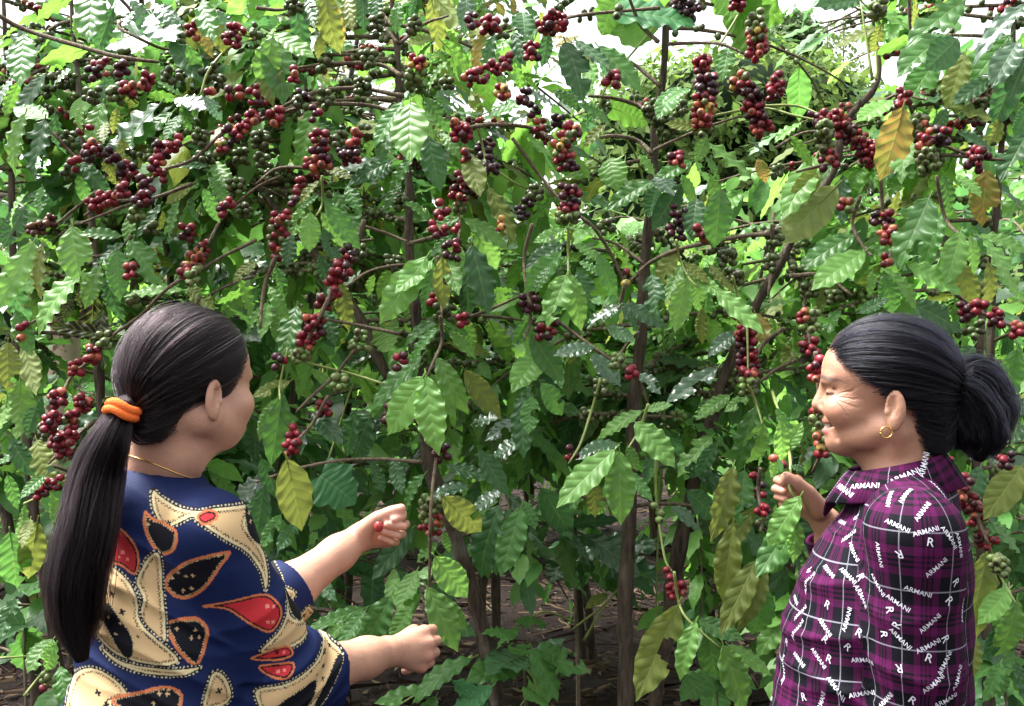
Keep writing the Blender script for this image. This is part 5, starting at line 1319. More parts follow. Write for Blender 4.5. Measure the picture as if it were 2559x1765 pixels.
def woman_left():
    yaw = 50.0; a = math.radians(yaw); F = Vector((math.cos(a), math.sin(a), 0)); Lf = Vector((-math.sin(a), math.cos(a), 0)); R = -Lf
    H = head_frame(55, -5); hc = Vector((-.461, 1.352, 1.436)); hcA = A3(hc); SC = f32(.93)
    nb = Vector((-.506, 1.372, 1.318))                                   # foot of the neck
    shR = nb + R * .134 + Vector((0, 0, -.058)); shL = nb - R * .118 + F * .05 + Vector((0, 0, -.052))
    elR = P(700, 1705, 1.36); wrR = P(962, 1630, 1.545)
    elL = P(628, 1545, 1.53); wrL = P(893, 1347, 1.70)
    o = (nb.x, nb.y)
    # hands: the far left hand is a loose fist with its palm side to us, the near right hand a fist seen from the back
    def hl(x, y, d): return P(x, y, d)
    mcpL = [hl(978, 1292, 1.735), hl(984, 1312, 1.742), hl(982, 1333, 1.742), hl(972, 1352, 1.735)]
    fingL = [([mcpL[0], hl(1006, 1284, 1.722), hl(1006, 1292, 1.690), hl(984, 1300, 1.676)], [.0098, .0092, .0085, .0078]),
             ([mcpL[1], hl(1014, 1310, 1.722), hl(1008, 1316, 1.686), hl(968, 1312, 1.672)], [.0100, .0094, .0088, .0080]),
             ([mcpL[2], hl(1006, 1336, 1.720), hl(994, 1338, 1.684), hl(958, 1328, 1.674)], [.0098, .0092, .0085, .0078]),
             ([mcpL[3], hl(990, 1356, 1.716), hl(978, 1354, 1.686), hl(952, 1344, 1.678)], [.0090, .0084, .0078, .0072])]
    thL = ([hl(908, 1326, 1.69), hl(942, 1296, 1.682), hl(978, 1279, 1.688), hl(1002, 1272, 1.69)], [.0175, .0125, .0105, .0090])
    mcpR = [hl(1060, 1580, 1.615), hl(1070, 1608, 1.605), hl(1066, 1638, 1.60), hl(1052, 1664, 1.60)]
    fingR = []
    for i, m_ in enumerate(mcpR):
        dn = Vector((.012, .030, -.004)); k = m_ + dn; e = k + Vector((-.022, .020, -.012)); t_ = e + Vector((-.020, -.014, -.004))
        fingR.append(([m_, k, e, t_], [.0125, .0105, .0095, .0085]))
    thR = ([seg(wrR, mcpR[0], .3), hl(1034, 1578, 1.635), hl(1056, 1590, 1.665)], [.016, .012, .010])
    def body(p):
        q = ((p - hcA) @ H.T) / SC
        d = np.full(len(p), 9, f32)
        near = (np.abs(q) < .22).all(1)
        if near.any():
            qq = q[near]; e = head_sdf(qq, .004, .0, 0, .10) * SC
            pn = p[near]
            e = smin(e, rcone(pn, hc + Vector(H.T @ np.array([-.018, 0, -.015])), nb, .045, .051), .03)
            e = smin(e, rcone(qq, (.050, 0, -.050), (.005, 0, -.085), .018, .038) * SC, .025); d[near] = e
        far = ~near
        if far.any(): d[far] = np.minimum(d[far], ball(p[far], hc, .16))
        t = loft(p, [(.95, 0, .07, .10), (1.15, 0, .07, .10), (1.25, 0, .055, .09), (1.30, 0, .045, .06)], o, F, Lf, top=1.30)
        t = smin(t, rcone(p, nb + Vector((0, 0, -.03)), shR, .034, .034), .02); t = smin(t, rcone(p, nb + Vector((0, 0, -.03)), shL, .034, .034), .02)
        t = np.maximum(t, .93 - p[:, 2])
        d = smin(d, t, .02)
        for sh, el, wr, mc, fi, th in ((shR, elR, wrR, mcpR, fingR, thR), (shL, elL, wrL, mcpL, fingL, thL)):
            arm = chain(p, [sh, el, seg(el, wr, .35), seg(el, wr, .8), wr], [.036, .038, .0385, .0285, .0245], .02)
            d = smin(d, arm, .01)
            nh = np.linalg.norm(p - A3(seg(wr, mc[1], .6)), axis=1) < .16
            if nh.any(): d[nh] = smin(d[nh], hand_sdf(p[nh], wr, mc, fi, th), .012)
        return d
    V, Fc = surface_nets(body, (-.74, 1.14, .94), (-.06, 1.80, 1.60), .0022)
    q = (V - hcA) @ H.T / SC; base = np.array((.46, .252, .172)); c = np.tile(base, (len(V), 1))
    hd = np.linalg.norm(V - hcA, axis=1) < .2
    brow = hd & (np.abs(q[:, 2] - .044 + .06 * np.abs(np.abs(q[:, 1]) - .026)) < .0035) & (np.abs(q[:, 1]) > .010) & (np.abs(q[:, 1]) < .046) & (q[:, 0] > .06)
    c[brow] *= .25
    lip = hd & (np.abs(q[:, 2] + .029) < .013) & (np.abs(q[:, 1]) < .024) & (q[:, 0] > .088); c[lip] = (.45, .14, .13)
    slit = hd & (np.abs(q[:, 2] - .022) < .0026) & (np.abs(np.abs(q[:, 1]) - .032) < .013) & (q[:, 0] > .075); c[slit] *= .08
    for tip in [fi[0][-1] for fi in fingL] + [thL[0][-1]] + mcpR:
        w = np.exp(-((V - A3(tip)) ** 2).sum(1) / .012 ** 2)[:, None]; c = c * (1 - .45 * w) + np.array((.58, .22, .18)) * .45 * w
    me = mesh_np("person", V - A3((o[0], o[1], 0)), Fc, [skin_material("fair_skin", base, False)])
    set_col(me, np.concatenate([c, np.ones((len(c), 1))], 1))
    root = link("person", me, None, (o[0], o[1], 0)); org = Vector((o[0], o[1], 0))
    tag(root, "woman in navy paisley blouse, seen from behind with a long ponytail, hands reaching out", "person", "women picking coffee")
    # blouse
    cuR = seg(elR, wrR, .30); cuL = seg(elL, wrL, .30)
    secs = [(.68, .0, .128, .185), (.85, .0, .120, .172), (1.0, .005, .113, .160), (1.12, .005, .106, .152), (1.20, .0, .094, .138), (1.25, -.004, .080, .112), (1.29, -.006, .070, .082), (1.335, -.006, .062, .064)]
    def folds(p, fr, k, amp, ph=0): return amp * np.sin(p @ A3(fr) * k + ph + 1.8 * np.sin(p @ A3((fr[1], fr[2], fr[0])) * k * .37))
    def shirt(p):
        d = loft(p, secs, o, F, Lf, top=1.338, bottom=.70)
        d = smin(d, rcone(p, nb + Vector((0, 0, -.035)), shR, .050, .054), .04); d = smin(d, rcone(p, nb + Vector((0, 0, -.035)), shL, .050, .054), .04)
        slR = chain(p, [shR, elR, cuR], [.056, .062, .060], .02); slL = chain(p, [shL, elL, cuL], [.062, .060, .056], .02)
        wR = np.exp(-((p - A3(elR)) ** 2).sum(1) / .10 ** 2)
        slR = slR + folds(p, (.5, .2, -.8), 95, .0062) * wR + folds(p, (.8, .1, .5), 42, .0045)
        d = d + folds(p, (.35, .3, .9), 38, .0042, 1) + folds(p, (.9, -.2, .35), 55, .0026, 2)
        slR = slR - crease(p, elR, (.35, .25, -.9), 70, .012, .085) - crease(p, seg(shR, elR, .55), (.5, .2, -.85), 45, .008, .08, 1)
        ap = nb + R * .10 + Vector((0, 0, -.17)); d = d - crease(p, ap, (.3, .2, .93), 48, .011, .12, .6) - crease(p, ap + Vector((-.06, 0, -.12)), (.2, .1, .97), 40, .009, .14, 2)
        d = d - crease(p, nb + Vector((-.05, -.05, -.12)), (.9, .2, .35), 42, .006, .12, 1)
        d = smin(d, slR, .018); d = smin(d, slL, .03)
        # open cuffs and neck
        for el, cu, wr, r in ((elR, cuR, wrR, .054), (elL, cuL, wrL, .050)):
            dirn = (Vector(wr) - Vector(el)).normalized()
            d = np.maximum(d, np.where(((p - A3(cu)) ** 2).sum(1) < .1 ** 2, (p - A3(cu)) @ A3(dirn) - .012, -1).astype(f32))
            d = np.maximum(d, -rcone(p, Vector(cu) - dirn * .03, Vector(cu) + dirn * .08, r - .006, r + .001))
        up = (hc - nb).normalized()
        d = np.maximum(d, -rcone(p, nb + up * .020, nb + up * .08, .0520, .060))
        return d
    V, Fc = surface_nets(shirt, (-.76, 1.10, .69), (-.18, 1.70, 1.36), .003)
    V, Fc = subdivide_quads(V, Fc)
    view = Vector((nb.x, nb.y, 0)).normalized(); right = Vector((view.y, -view.x, 0))
    s = (V - A3(nb)) @ A3(right); sc = 2406 / 1.31
    S = np.stack([(390 + s * sc * 1.01 - 80) * 2.729, (1203 - (V[:, 2] - nb.z) * sc - 1180) * 2.729], 1)
    colr = paint_paisley(S)
    m, nt, n, l = new_mat("paisley_cloth"); b = NB(nt); at = b.node("ShaderNodeAttribute", attribute_name="col"); tc = b.node("ShaderNodeTexCoord").outputs['Object']
    wv = b.noise(900, 2, .5, tc); nm = b.bump(b.math('ADD', wv, b.math('MULTIPLY', b.noise(45, 3, .6, tc), 1.2)), .25, .0015)
    b.out(b.principled(at.outputs['Color'], .72, .18, nm))
    me = mesh_np("blouse", V - A3(org), Fc, [m]); set_col(me, np.concatenate([colr, np.ones((len(colr), 1))], 1))
    link("blouse", me, root)
    lower_body(root, (o[0], o[1]), F, Lf, .78, org)
    # hair
    tie_l = np.array((-.104, -.004, -.024), f32)
    capV, capF = surface_nets(lambda p: cap_sdf((p - hcA) @ H.T / SC, .0066, .0, (HAIRLINE_L[0], [x - .006 for x in HAIRLINE_L[1]])) * SC, tuple(hc - Vector((.17, .17, .15))), tuple(hc + Vector((.17, .17, .19))), .004)
    cap = link("hair", mesh_np("hair", capV - A3(org), capF, [M_CAP]), root)
    strands("hair_strands", cap_strands(12000, tie_l, H, hc, .0078, 4, line=HAIRLINE_L, sc=float(SC)), .00042, M_HAIR, cap, org)
    tie = Vector(H.T @ (tie_l * SC)) + hc
    path = [tie + Vector((.012, .008, .012)), tie, tie + Vector((-.012, -.012, -.035)), P(240, 1190, 1.262), P(215, 1320, 1.245), P(190, 1450, 1.24), P(188, 1560, 1.245), P(205, 1650, 1.25)]
    W = [.014, .013, .024, .033, .036, .037, .032, .012]
    tail = fibre_tube(7000, path, W, 8, frizz=.003)
    pts = smooth_path(path, 5); ww = np.interp(np.linspace(0, 1, len(pts)), np.linspace(0, 1, len(W)), W) * .72
    pt = link("ponytail", MB().tube(pts, list(ww), 12).mesh("ponytail", [M_CAP], org), root)
    strands("ponytail_strands", tail, .00040, M_HAIR, pt, org)
    # orange hair tie
    mo = simple_material("orange_band", (.80, .16, .03), .8, .2, .25, 300, .5)
    ax = Vector((-.30, -.28, -.9)).normalized(); e1 = ax.orthogonal().normalized(); e2 = ax.cross(e1); mb = MB()
    for k, off in enumerate((-.006, .003)):
        ring = [tie + ax * (off + .0015 * math.sin(3 * t)) + (e1 * math.cos(t) + e2 * math.sin(t)) * .0185 for t in np.linspace(0, 2 * math.pi, 29)]
        mb.tube(ring, .0062, 8)
    link("hair_tie", mb.mesh("hair_tie", [mo], org), root)
    # thin chain round the neck
    ang = np.linspace(0, 2 * math.pi, 49); cpt = nb + Vector((0, 0, .022))
    ring = np.array([tuple(cpt + (F * math.cos(t) + Lf * math.sin(t)) * .062 + Vector((0, 0, -.020 * math.cos(t)))) for t in ang], f32)
    ring = project(body, ring, 6); cen = ring.mean(0); ring = ring + (ring - cen) / np.linalg.norm(ring - cen, axis=1)[:, None] * .001
    link("necklace", MB().tube([Vector(r) for r in ring], .0009, 5).mesh("necklace", [M_GOLD], org), root)
    ch = link("coffee_cherry", BERRY_MESH, None, P(946, 1316, 1.668)); ch.scale = (.008, .008, .008); ch.color = (.30, .03, .03, 1)
    tag(ch, "single red coffee cherry pinched in the raised hand of the ponytailed woman", "cherry")
    print("left woman", round(time.time() - T0, 1))
woman_left()

# ------------------------------------------------------------------ the woman with the earring
def plaid_material():
    m, nt, n, l = new_mat("plaid_cloth"); b = NB(nt)
    at = b.node("ShaderNodeAttribute", attribute_name="weave"); sp = b.node("ShaderNodeSeparateXYZ"); l.new(at.outputs['Vector'], sp.inputs[0])
    def band(c, lo, hi):
        a = b.math('GREATER_THAN', c, lo); return b.math('MULTIPLY', a, b.math('LESS_THAN', c, hi))
    def axis(v, per):
        c = b.math('FRACT', b.math('DIVIDE', v, per))
        pur = b.math('ADD', b.math('ADD', band(c, .26, .40), b.math('MULTIPLY', band(c, .44, .49), .8)), b.math('ADD', b.math('MULTIPLY', band(c, .53, .58), .8), band(c, .62, .76)))
        wh = band(c, .988, 1.01); wh = b.math('ADD', wh, band(c, -.01, .013))
        return pur, wh
    pu, wu = axis(sp.outputs[0], .066); pv, wv = axis(sp.outputs[1], .076)
    tw = b.math('GREATER_THAN', b.math('FRACT', b.math('MULTIPLY', b.math('ADD', sp.outputs[0], sp.outputs[1]), 480.0)), .38)
    amt = b.math('ADD', b.math('MULTIPLY', pu, .42), b.math('MULTIPLY', pv, .42))
    col = b.mix(b.math('MINIMUM', amt, 1.0), (.0028, .0026, .0055, 1), (.080, .0045, .054, 1))
    white = b.math('MULTIPLY', b.math('MINIMUM', b.math('ADD', wu, wv), 1.0), tw)
    col = b.mix(b.math('MULTIPLY', white, .65), col, (.36, .36, .42, 1))
    tc = b.node("ShaderNodeTexCoord").outputs['Object']
    nm = b.bump(b.math('ADD', b.noise(800, 2, .5, tc), b.math('MULTIPLY', b.noise(40, 3, .6, tc), 1.4)), .25, .0015)
    b.out(b.principled(col, .8, .12, nm)); return m

LETTERS = """945 480 -25;1125 515 20;1150 585 -10 R;960 655 200 R;835 660 -75;1190 740 40;1305 830 -70 R;1075 890 -15;950 960 -25;900 1000 -80 R;1265 945 -50 R;945 1095 70 R;865 1150 -80 R;1150 1085 40;965 1180 -40;1140 1225 30;1140 1300 -20 R;960 1360 190 R;1175 1460 45;1270 555 -50;1200 255 -30;1000 290 65;1105 390 60;1330 600 -75;1345 1000 80;1320 1420 70;900 310 80;695 430 60 R;605 460 -60;650 545 15;675 640 -60;340 700 20;255 790 25;640 790 -50;720 800 -70 R;825 845 -40;520 760 -45;405 755 70 R;390 820 10;230 960 -40;320 940 -60;350 1020 10;515 970 -30 R;640 1060 75;500 1110 -50;190 1060 70;330 1120 25;500 1185 -30 R;640 1230 -40 R;710 1145 -30 R;265 1200 -20 R;340 1310 -45;460 1300 -45;525 1305 -20 R;740 1310 15;245 1350 -60;560 1480 -55;725 1520 15;155 1400 70;170 1550 -40;480 1570 70;240 1440 -70 R;370 1540 20 R;730 920 -60;1250 1560 20;1040 1560 -30 R;880 1560 50;1240 1180 -70 R;1240 1330 60"""

def woman_right():
    yaw = 160.0; a = math.radians(yaw); F = Vector((math.cos(a), math.sin(a), 0)); Lf = Vector((-math.sin(a), math.cos(a), 0)); R = -Lf
    H = head_frame(160, 0); hc = Vector((.557, 1.42, 1.419)); hcA = A3(hc); SC = f32(.965)
    nb = hc + F * (-.014) + Vector((0, 0, -.112)); o = (nb.x, nb.y)
    shL = nb + Lf * .150 - F * .012 + Vector((0, 0, -.046)); shR = nb + R * .150 - F * .005 + Vector((0, 0, -.046))
    elL = shL + Vector((.012, .012, -.285)); wrL = elL + F * .07 + Lf * .01 + Vector((0, 0, -.235))
    elR = P(2165, 1640, 1.66); wrR = P(2066, 1306, 1.645)
    def hp(x, y, d): return P(x, y, d)
    mcpR = [hp(1990, 1204, 1.655), hp(1984, 1222, 1.66), hp(1986, 1242, 1.66), hp(1994, 1262, 1.655)]
    fingR = [([mcpR[0], hp(1958, 1196, 1.648), hp(1942, 1200, 1.622), hp(1956, 1206, 1.606)], [.0098, .0092, .0086, .0078]),
             ([mcpR[1], hp(1954, 1216, 1.650), hp(1938, 1222, 1.622), hp(1958, 1228, 1.604)], [.0100, .0094, .0088, .0080]),
             ([mcpR[2], hp(1958, 1238, 1.650), hp(1944, 1242, 1.622), hp(1962, 1247, 1.606)], [.0096, .0090, .0084, .0076]),
             ([mcpR[3], hp(1970, 1258, 1.646), hp(1954, 1261, 1.624), hp(1970, 1264, 1.610)], [.0088, .0082, .0076, .0070])]
    thR = ([hp(2045, 1272, 1.625), hp(2018, 1232, 1.612), hp(1988, 1206, 1.604), hp(1966, 1192, 1.602)], [.0190, .0140, .0110, .0092])
    hcL = wrL + Vector((0, 0, -.09)) + F * .01
    mcpL = [wrL + Vector((0, 0, -.085)) + F * (.03 - .02 * i) for i in range(4)]
    fingL = [([m_, m_ + Vector((0, 0, -.035)) + R * .006, m_ + Vector((0, 0, -.055)) + R * .018, m_ + Vector((0, 0, -.07)) + R * .03], [.0095, .009, .0085, .0078]) for m_ in mcpL]
    thL = ([wrL + F * .02 + Vector((0, 0, -.03)), wrL + F * .045 + R * .012 + Vector((0, 0, -.07)), wrL + F * .045 + R * .02 + Vector((0, 0, -.10))], [.015, .011, .009])
    def body(p):
        q = (p - hcA) @ H.T / SC; d = np.full(len(p), 9, f32); near = (np.abs(q) < .22).all(1)
        if near.any():
            qq = q[near]; pn = p[near]; e = head_sdf(qq, .0, 1.0) * SC
            e = smin(e, rcone(pn, hc + Vector(H.T @ np.array([-.018, 0, -.02])), nb, .043, .045), .025)
            e = smin(e, rcone(qq, (.050, 0, -.058), (-.002, 0, -.088), .0135, .034) * SC, .02)
            d[near] = e
        far = ~near
        if far.any(): d[far] = np.minimum(d[far], ball(p[far], hc, .16))
        t = loft(p, [(.9, .03, .08, .10), (1.1, .03, .08, .10), (1.22, .0, .06, .09), (1.28, 0, .045, .06)], o, F, Lf, top=1.29)
        t = smin(t, rcone(p, nb, shR, .036, .036), .03); t = smin(t, rcone(p, nb, shL, .036, .036), .03)
        d = smin(d, np.maximum(t, .88 - p[:, 2]), .02)
        for sh, el, wr, mc, fi, th in ((shR, elR, wrR, mcpR, fingR, thR), (shL, elL, wrL, mcpL, fingL, thL)):
            d = smin(d, chain(p, [sh, el, seg(el, wr, .35), seg(el, wr, .8), wr], [.040, .035, .036, .028, .0245], .02), .01)
            nh = np.linalg.norm(p - A3(seg(wr, mc[1], .6)), axis=1) < .16
            if nh.any(): d[nh] = smin(d[nh], hand_sdf(p[nh], wr, mc, fi, th), .012)
        return d
    V, Fc = surface_nets(body, (.38, 1.16, .58), (.80, 1.74, 1.58), .0022)
    q = (V - hcA) @ H.T / SC; base = np.array((.355, .182, .116)); c = np.tile(base, (len(V), 1)); hd = np.linalg.norm(V - hcA, axis=1) < .2; ay = np.abs(q[:, 1])
    def mixc(m, v, f): c[m] = c[m] * (1 - f) + np.array(v) * f
    bw = np.exp(-((q[:, 2] - .0470 + .20 * np.maximum(0, ay - .034)) / .0048) ** 2 - ((ay - .033) / .025) ** 6)[:, None] * (hd & (q[:, 0] > .055))[:, None] * .85; c = c * (1 - bw) + np.array((.03, .022, .02)) * bw
    mixc(hd & (q[:, 2] > -.0285) & (q[:, 2] < -.0175) & (ay < .0235) & (q[:, 0] > .0865), (.33, .10, .09), .75)
    mixc(hd & (q[:, 2] < -.0315) & (q[:, 2] > -.0425) & (ay < .021) & (q[:, 0] > .085), (.46, .13, .13), .85)
    mixc(hd & (np.abs(q[:, 2] + .0298 - .16 * np.maximum(0, .098 - q[:, 0])) < .0022) & (ay < .028) & (q[:, 0] > .078), (.10, .03, .03), .9)
    mixc(hd & (np.abs(q[:, 2] + .0288) < .0026) & (ay < .017) & (q[:, 0] > .086), (.62, .55, .48), .8)
    mixc(hd & (np.abs(q[:, 2] - .0218) < .0026) & (np.abs(ay - .033) < .0145) & (q[:, 0] > .068), (.012, .008, .008), .97)
    w = np.exp(-((q[:, 0] - .075) ** 2 + (ay - .048) ** 2 + (q[:, 2] + .002) ** 2) / .022 ** 2)[:, None]; c = c * (1 - .25 * w) + np.array((.52, .20, .14)) * .25 * w
    for tip in [fi[0][-1] for fi in fingR] + [thR[0][-1]]:
        w = np.exp(-((V - A3(tip)) ** 2).sum(1) / .010 ** 2)[:, None]; c = c * (1 - .4 * w) + np.array((.50, .22, .17)) * .4 * w
    me = mesh_np("person", V - A3((o[0], o[1], 0)), Fc, [skin_material("tanned_skin", base, True)])
    set_col(me, np.concatenate([c, np.ones((len(c), 1))], 1))
    at = me.attributes.new("hloc", 'FLOAT_VECTOR', 'POINT'); at.data.foreach_set("vector", q.astype(f32).ravel())
    org = Vector((o[0], o[1], 0)); root = link("person", me, None, org)
    tag(root, "smiling older woman in purple plaid lettered shirt, in profile, holding a leafy twig", "person", "women picking coffee")
    # shirt
    secs = [(.70, .035, .140, .170), (.90, .040, .138, .165), (1.0, .042, .136, .160), (1.10, .034, .134, .158), (1.17, .020, .122, .152), (1.23, .004, .098, .140), (1.275, -.002, .076, .105), (1.315, -.004, .068, .074)]
    cuL = seg(elL, wrL, .93); cuR = seg(elR, wrR, .86)
    def folds(p, fr, k, amp, ph=0): return amp * np.sin(p @ A3(fr) * k + ph + 1.8 * np.sin(p @ A3((fr[1], fr[2], fr[0])) * k * .37))
    def sleeve(p): return chain(p, [shL, elL, cuL], [.063, .056, .046], .02)
    def shirt(p):
        d = loft(p, secs, o, F, Lf, top=1.318, bottom=.72)
        d = smin(d, rcone(p, nb + Vector((0, 0, -.032)), shR, .050, .056), .04); d = smin(d, rcone(p, nb + Vector((0, 0, -.032)), shL, .050, .056), .04)
        d = d + folds(p, (.6, .2, .8), 40, .0028, 1) + folds(p, (-.5, .1, .85), 62, .0018, 2)
        sl = sleeve(p) + folds(p, (.3, .2, .9), 48, .0026)
        sl = sl - crease(p, elL + Vector((0, 0, .06)), (.2, .2, -.95), 55, .009, .09) - crease(p, shL + Vector((0, 0, -.10)), (.55, .2, -.8), 45, .006, .08, 1)
        bu = nb + F * .10 + Lf * .09 + Vector((0, 0, -.19)); d = d - crease(p, bu, (-.45, .2, .87), 48, .009, .10, .4) - crease(p, bu + Vector((0, 0, -.13)), (.35, .1, .93), 42, .008, .13, 1.5) - crease(p, nb + F * .07 + Lf * .06 + Vector((0, 0, -.09)), (.8, .1, .6), 50, .005, .08)
        d = smin(d, sl, .008)
        d = smin(d, chain(p, [shR, elR, cuR], [.058, .054, .044], .02), .02)
        for el, cu, wr, r in ((elR, cuR, wrR, .040), (elL, cuL, wrL, .042)):
            dirn = (Vector(wr) - Vector(el)).normalized()
            d = np.maximum(d, np.where(((p - A3(cu)) ** 2).sum(1) < .08 ** 2, (p - A3(cu)) @ A3(dirn) - .012, -1).astype(f32))
            d = np.maximum(d, -rcone(p, Vector(cu) - dirn * .02, Vector(cu) + dirn * .08, r - .006, r + .001))
        up = (hc - nb).normalized()
        d = np.maximum(d, -rcone(p, nb + Vector((0, 0, .004)), nb + Vector((0, 0, .08)), .054, .062))
        return d
    V, Fc = surface_nets(shirt, (.34, 1.14, .71), (.84, 1.76, 1.36), .003)
    q3 = V - A3((o[0], o[1], 0)); fx = q3 @ A3(F); ly = q3 @ A3(Lf)
    uv = np.stack([np.arctan2(ly, fx - .03) * .150 + .012, V[:, 2] + .10 * fx, np.zeros(len(V))], 1)
    isl = (sleeve(V) < .011) & (ly > .08)
    r3 = V - A3(shL); ua = np.arctan2(-(r3 @ A3(F)), (r3 @ A3(Lf)) + .004) * .066
    uv[isl] = np.stack([ua[isl] + .02, V[isl, 2] + .018, np.zeros(isl.sum())], 1)
    mp = plaid_material()
    me = mesh_np("shirt", V - A3(org), Fc, [mp]); at = me.attributes.new("weave", 'FLOAT_VECTOR', 'POINT'); at.data.foreach_set("vector", uv.astype(f32).ravel())
    sh = link("shirt", me, root)
    # collar: stand and turned-down leaf
    rows = []; n = 48
    for (h0, h1, r0, r1) in ((-.012, -.012, .062, .066), (.044, .014, .0545, .056), (.050, .018, .058, .060), (.044, .010, .064, .068), (.006, -.026, .088, .092), (.004, -.030, .085, .089), (.034, .004, .061, .064)):
        row = []
        for k in range(n):
            t = 2 * math.pi * (k + .5) / n; w = (1 + math.cos(t)) / 2               # t = 0 is the throat
            h = h0 + (h1 - h0) * w; r = r0 + (r1 - r0) * w
            gap = max(0, 1 - abs(((t + math.pi) % (2 * math.pi)) - math.pi) / .30)
            pt = nb + (F * math.cos(t) * 1.04 + Lf * math.sin(t)) * r + Vector((0, 0, h - .030 * gap)) + F * .012 * w
            row.append(tuple(pt))
        rows.append(row)
    CV = np.array(rows, f32).reshape(-1, 3); CF = []
    for i in range(len(rows) - 1):
        for k in range(n):
            if k == n - 1: continue
            CF.append((i * n + k, i * n + k + 1, (i + 1) * n + k + 1, (i + 1) * n + k))
    cme = mesh_np("collar", CV - A3(org), np.array(CF), [mp]); q3 = CV - A3((o[0], o[1], 0))
    cuv = np.stack([np.arctan2(q3 @ A3(Lf), q3 @ A3(F)) * .085 + .02, np.linalg.norm(q3[:, :2], axis=1) * 1.3 + CV[:, 2] * .3, np.zeros(len(CV))], 1)
    at = cme.attributes.new("weave", 'FLOAT_VECTOR', 'POINT'); at.data.foreach_set("vector", cuv.astype(f32).ravel())
    link("collar", cme, root)
    # white printed words
    from mathutils.bvhtree import BVHTree
    bv = BVHTree.FromPolygons([tuple(v) for v in V], [tuple(f) for f in Fc])
    cb = BVHTree.FromPolygons([tuple(v) for v in CV], [tuple(f) for f in CF])
    mw = simple_material("white_print", (.55, .55, .62), .7, .2, .15, 600)
    def text_mesh(s):
        cu = bpy.data.curves.new("t", 'FONT'); cu.body = s; cu.align_x = 'CENTER'; cu.align_y = 'CENTER'; cu.size = 1; cu.resolution_u = 2; cu.space_character = 1.0
        cu.offset = .004
        ob = bpy.data.objects.new("t", cu); COL.objects.link(ob); bpy.context.view_layer.update()
        me_ = ob.evaluated_get(bpy.context.evaluated_depsgraph_get()).to_mesh()
        me_.calc_loop_triangles()
        vv = np.array([tuple(x.co) for x in me_.vertices], f32); ff = np.array([tuple(t.vertices) for t in me_.loop_triangles], np.int32)
        bpy.data.objects.remove(ob); return vv, ff
    words = {"ARMANI": text_mesh("ARMANI"), "R": text_mesh("R")}
    camo = Vector((0, 0, CAM_Z)); mb = MB(); centres = []
    def stamp(hit, nrm, rightv, ang, word, size, tree):
        nrm = nrm.normalized(); rt = (rightv - nrm * rightv.dot(nrm)).normalized(); upv = nrm.cross(rt)
        c_, s_ = math.cos(ang), math.sin(ang); vv, ff = words[word]; out = []
        for x, y, _ in vv:
            x, y = x * size, y * size; p_ = hit + rt * (x * c_ - y * s_) + upv * (x * s_ + y * c_)
            h2 = tree.ray_cast(p_ + nrm * .02, -nrm, .045)
            out.append(tuple((h2[0] if h2[0] is not None else p_) + nrm * .0009))
        mb.add(out, None, ff)
    vdir = Vector((.55, 1.4, 0)).normalized(); vr = Vector((vdir.y, -vdir.x, 0))
    for e in LETTERS.split(";"):
        k = e.split(); x, y, an = float(k[0]), float(k[1]), float(k[2]); word = "R" if len(k) > 3 else "ARMANI"
        px, py = 1860 + x / 2.475, 1120 + y / 2.475
        dr = (P(px, py, 1.0) - camo).normalized(); h_ = bv.ray_cast(camo, dr)
        if h_[0] is None: continue
        nn = h_[1] if h_[1].dot(dr) < 0 else -h_[1]
        stamp(h_[0], nn, vr, math.radians(an), word, 0.0090 if word == "ARMANI" else .0155, bv); centres.append(h_[0])
    rr = random.Random(5)
    for f in rr.sample(range(len(Fc)), 900):
        cpt = Vector(tuple(V[Fc[f]].mean(0)))
        if any((cpt - z).length < .042 for z in centres) or cpt.z > 1.29: continue
        va, vb, vc = (Vector(tuple(V[i])) for i in Fc[f][:3]); nn = (vb - va).cross(vc - va).normalized()
        if nn.dot(camo - cpt) > 0 and cpt.z > .98: continue
        stamp(cpt, nn, Vector((0, 0, 1)).cross(nn), rr.uniform(-1.2, 1.2), rr.choice(("ARMANI", "ARMANI", "R")), .0135, bv); centres.append(cpt)
    for px, py, an, word in ((2160, 1215, -8, "ARMANI"), (2262, 1190, 30, "ARMANI"), (2310, 1160, 80, "ARMANI"), (2110, 1225, -50, "ARMANI")):
        dr = (P(px, py, 1.0) - camo).normalized(); h_ = cb.ray_cast(camo, dr)
        if h_[0] is None: continue
        nn = h_[1] if h_[1].dot(dr) < 0 else -h_[1]; stamp(h_[0], nn, vr, math.radians(an), word, .012, cb)
    tag(link("printed_lettering", mb.mesh("printed_lettering", [mw], org, smooth=False), sh), "white printed words ARMANI and letters R strewn over the plaid", kind="stuff")
    lower_body(root, (o[0], o[1]), F, Lf, .76, org)
    # hair
    tie_l = np.array((-.098, 0, .022), f32)
    capV, capF = surface_nets(lambda p: cap_sdf((p - hcA) @ H.T / SC, .0061, .006, (HAIRLINE[0], [x - .006 for x in HAIRLINE[1]])) * SC, tuple(hc - Vector((.17, .17, .15))), tuple(hc + Vector((.17, .17, .19))), .004)
    cap = link("hair", mesh_np("hair", capV - A3(org), capF, [M_CAP]), root)
    strands("hair_strands", cap_strands(12000, tie_l, H, hc, .0073, 14, drop=.006, sc=float(SC)), .00042, M_HAIR2, cap, org)
    tie = Vector(H.T @ (tie_l * SC)) + hc; ang = hc.y
    B = []
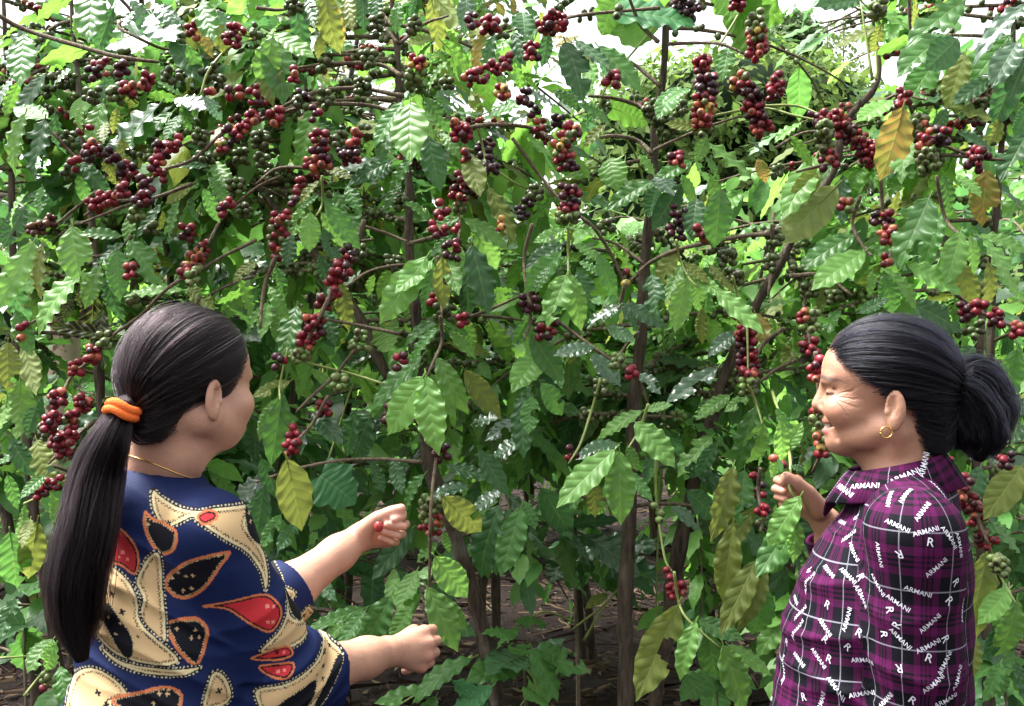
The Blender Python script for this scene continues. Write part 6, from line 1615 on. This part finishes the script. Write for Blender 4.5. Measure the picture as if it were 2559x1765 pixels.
    for k, (sd, path, W, nn) in enumerate((
            (1, [tie - Vector((.012, 0, 0)), tie, P(2415, 932, 1.40), P(2462, 952, 1.40), P(2495, 1030, 1.40), P(2490, 1120, 1.40)], [.010, .012, .018, .022, .023, .010], 3600),
            (2, [tie - Vector((.012, 0, 0)), tie, P(2412, 980, 1.38), P(2442, 1035, 1.38), P(2460, 1095, 1.38), P(2445, 1150, 1.39)], [.010, .012, .021, .027, .026, .010], 3600),
            (3, [tie - Vector((.012, 0, 0)), tie, P(2400, 1000, 1.42), P(2420, 1060, 1.42), P(2435, 1120, 1.42), P(2425, 1150, 1.42)], [.010, .012, .020, .026, .026, .008], 1800))):
        B.append(fibre_tube(nn, path, W, 50 + k, frizz=.005, depth_scale=1.0))
        if k == 1: pts = smooth_path(path, 5); ww = np.interp(np.linspace(0, 1, len(pts)), np.linspace(0, 1, len(W)), W) * .75; core = MB().tube(pts, list(ww), 12)
    pt = link("ponytail", core.mesh("ponytail", [M_CAP], org), root)
    strands("ponytail_strands", np.concatenate(B), .00038, M_HAIR2, pt, org)
    mr = simple_material("dark_red_band", (.12, .012, .02), .8, .2, .2, 200)
    axv = (P(2420, 940, 1.40) - tie).normalized(); e1 = axv.orthogonal().normalized(); e2 = axv.cross(e1)
    link("hair_tie", MB().tube([tie + (e1 * math.cos(t) + e2 * math.sin(t)) * .0145 for t in np.linspace(0, 2 * math.pi, 25)], .0045, 7).mesh("hair_tie", [mr], org), root)
    # gold hoop in the ear lobe
    ec = hc + Vector(H.T @ (np.array([.0065, .0825, -.0310], f32) * SC))
    link("earring", MB().tube([ec + (F * math.cos(t) + Vector((0, 0, 1)) * math.sin(t)) * .0078 + Lf * .0025 * math.cos(t) for t in np.linspace(0, 2 * math.pi, 25)], .0011, 6).mesh("earring", [M_GOLD], org), root)
    print("right woman", round(time.time() - T0, 1))
woman_right()

def held_twig():
    pl = FRONT['D']
    pl.stem("branch", [P(1930, 980, 1.95), P(1955, 1060, 1.78), P(1975, 1150, 1.63), P(1972, 1215, 1.598), P(1992, 1260, 1.596), P(1985, 1330, 1.60)], [.0035, .003, .0028, .0025, .002, .0015], M_GREENTWIG, 6, .1)
    for bx, by, tx, ty, c, w, d in ((1950, 1050, 1962, 1160, 'L', 1.1, 1.66), (1965, 1100, 1925, 1190, 'L', 1.0, 1.68), (1975, 1165, 2012, 1172, 'D', 1.1, 1.60), (2000, 1240, 1922, 1355, 'L', 1.1, 1.585), (1990, 1290, 1900, 1430, 'G', 1.0, 1.61),
                                    (1992, 1300, 1985, 1400, 'L', 1.1, 1.60), (1965, 1130, 2000, 1060, 'L', 1.0, 1.70), (1940, 1020, 1985, 1110, 'G', 1.0, 1.75), (1955, 1180, 1945, 1150, 'D', 1.1, 1.60), (1985, 1320, 1925, 1420, 'G', 1.1, 1.62)):
        h = NORMAL_HINT[c]; pl.leaves.insert(0, None); n0 = len(pl.leaves)
        pl.leaf(P(bx, by, d), P(tx, ty, d - .01), jitter(h, .2), LC[c], w); pl.leaves[0] = pl.leaves.pop(); pl.hero += 1
    berry_string(pl, [P(1942, 1168, 1.62)], 2, 'r', rng=RB)
held_twig()

for pl in FRONT.values(): pl.finish(pl.hero)
print("script seconds", round(time.time() - T0, 1), "objects", len(bpy.data.objects))
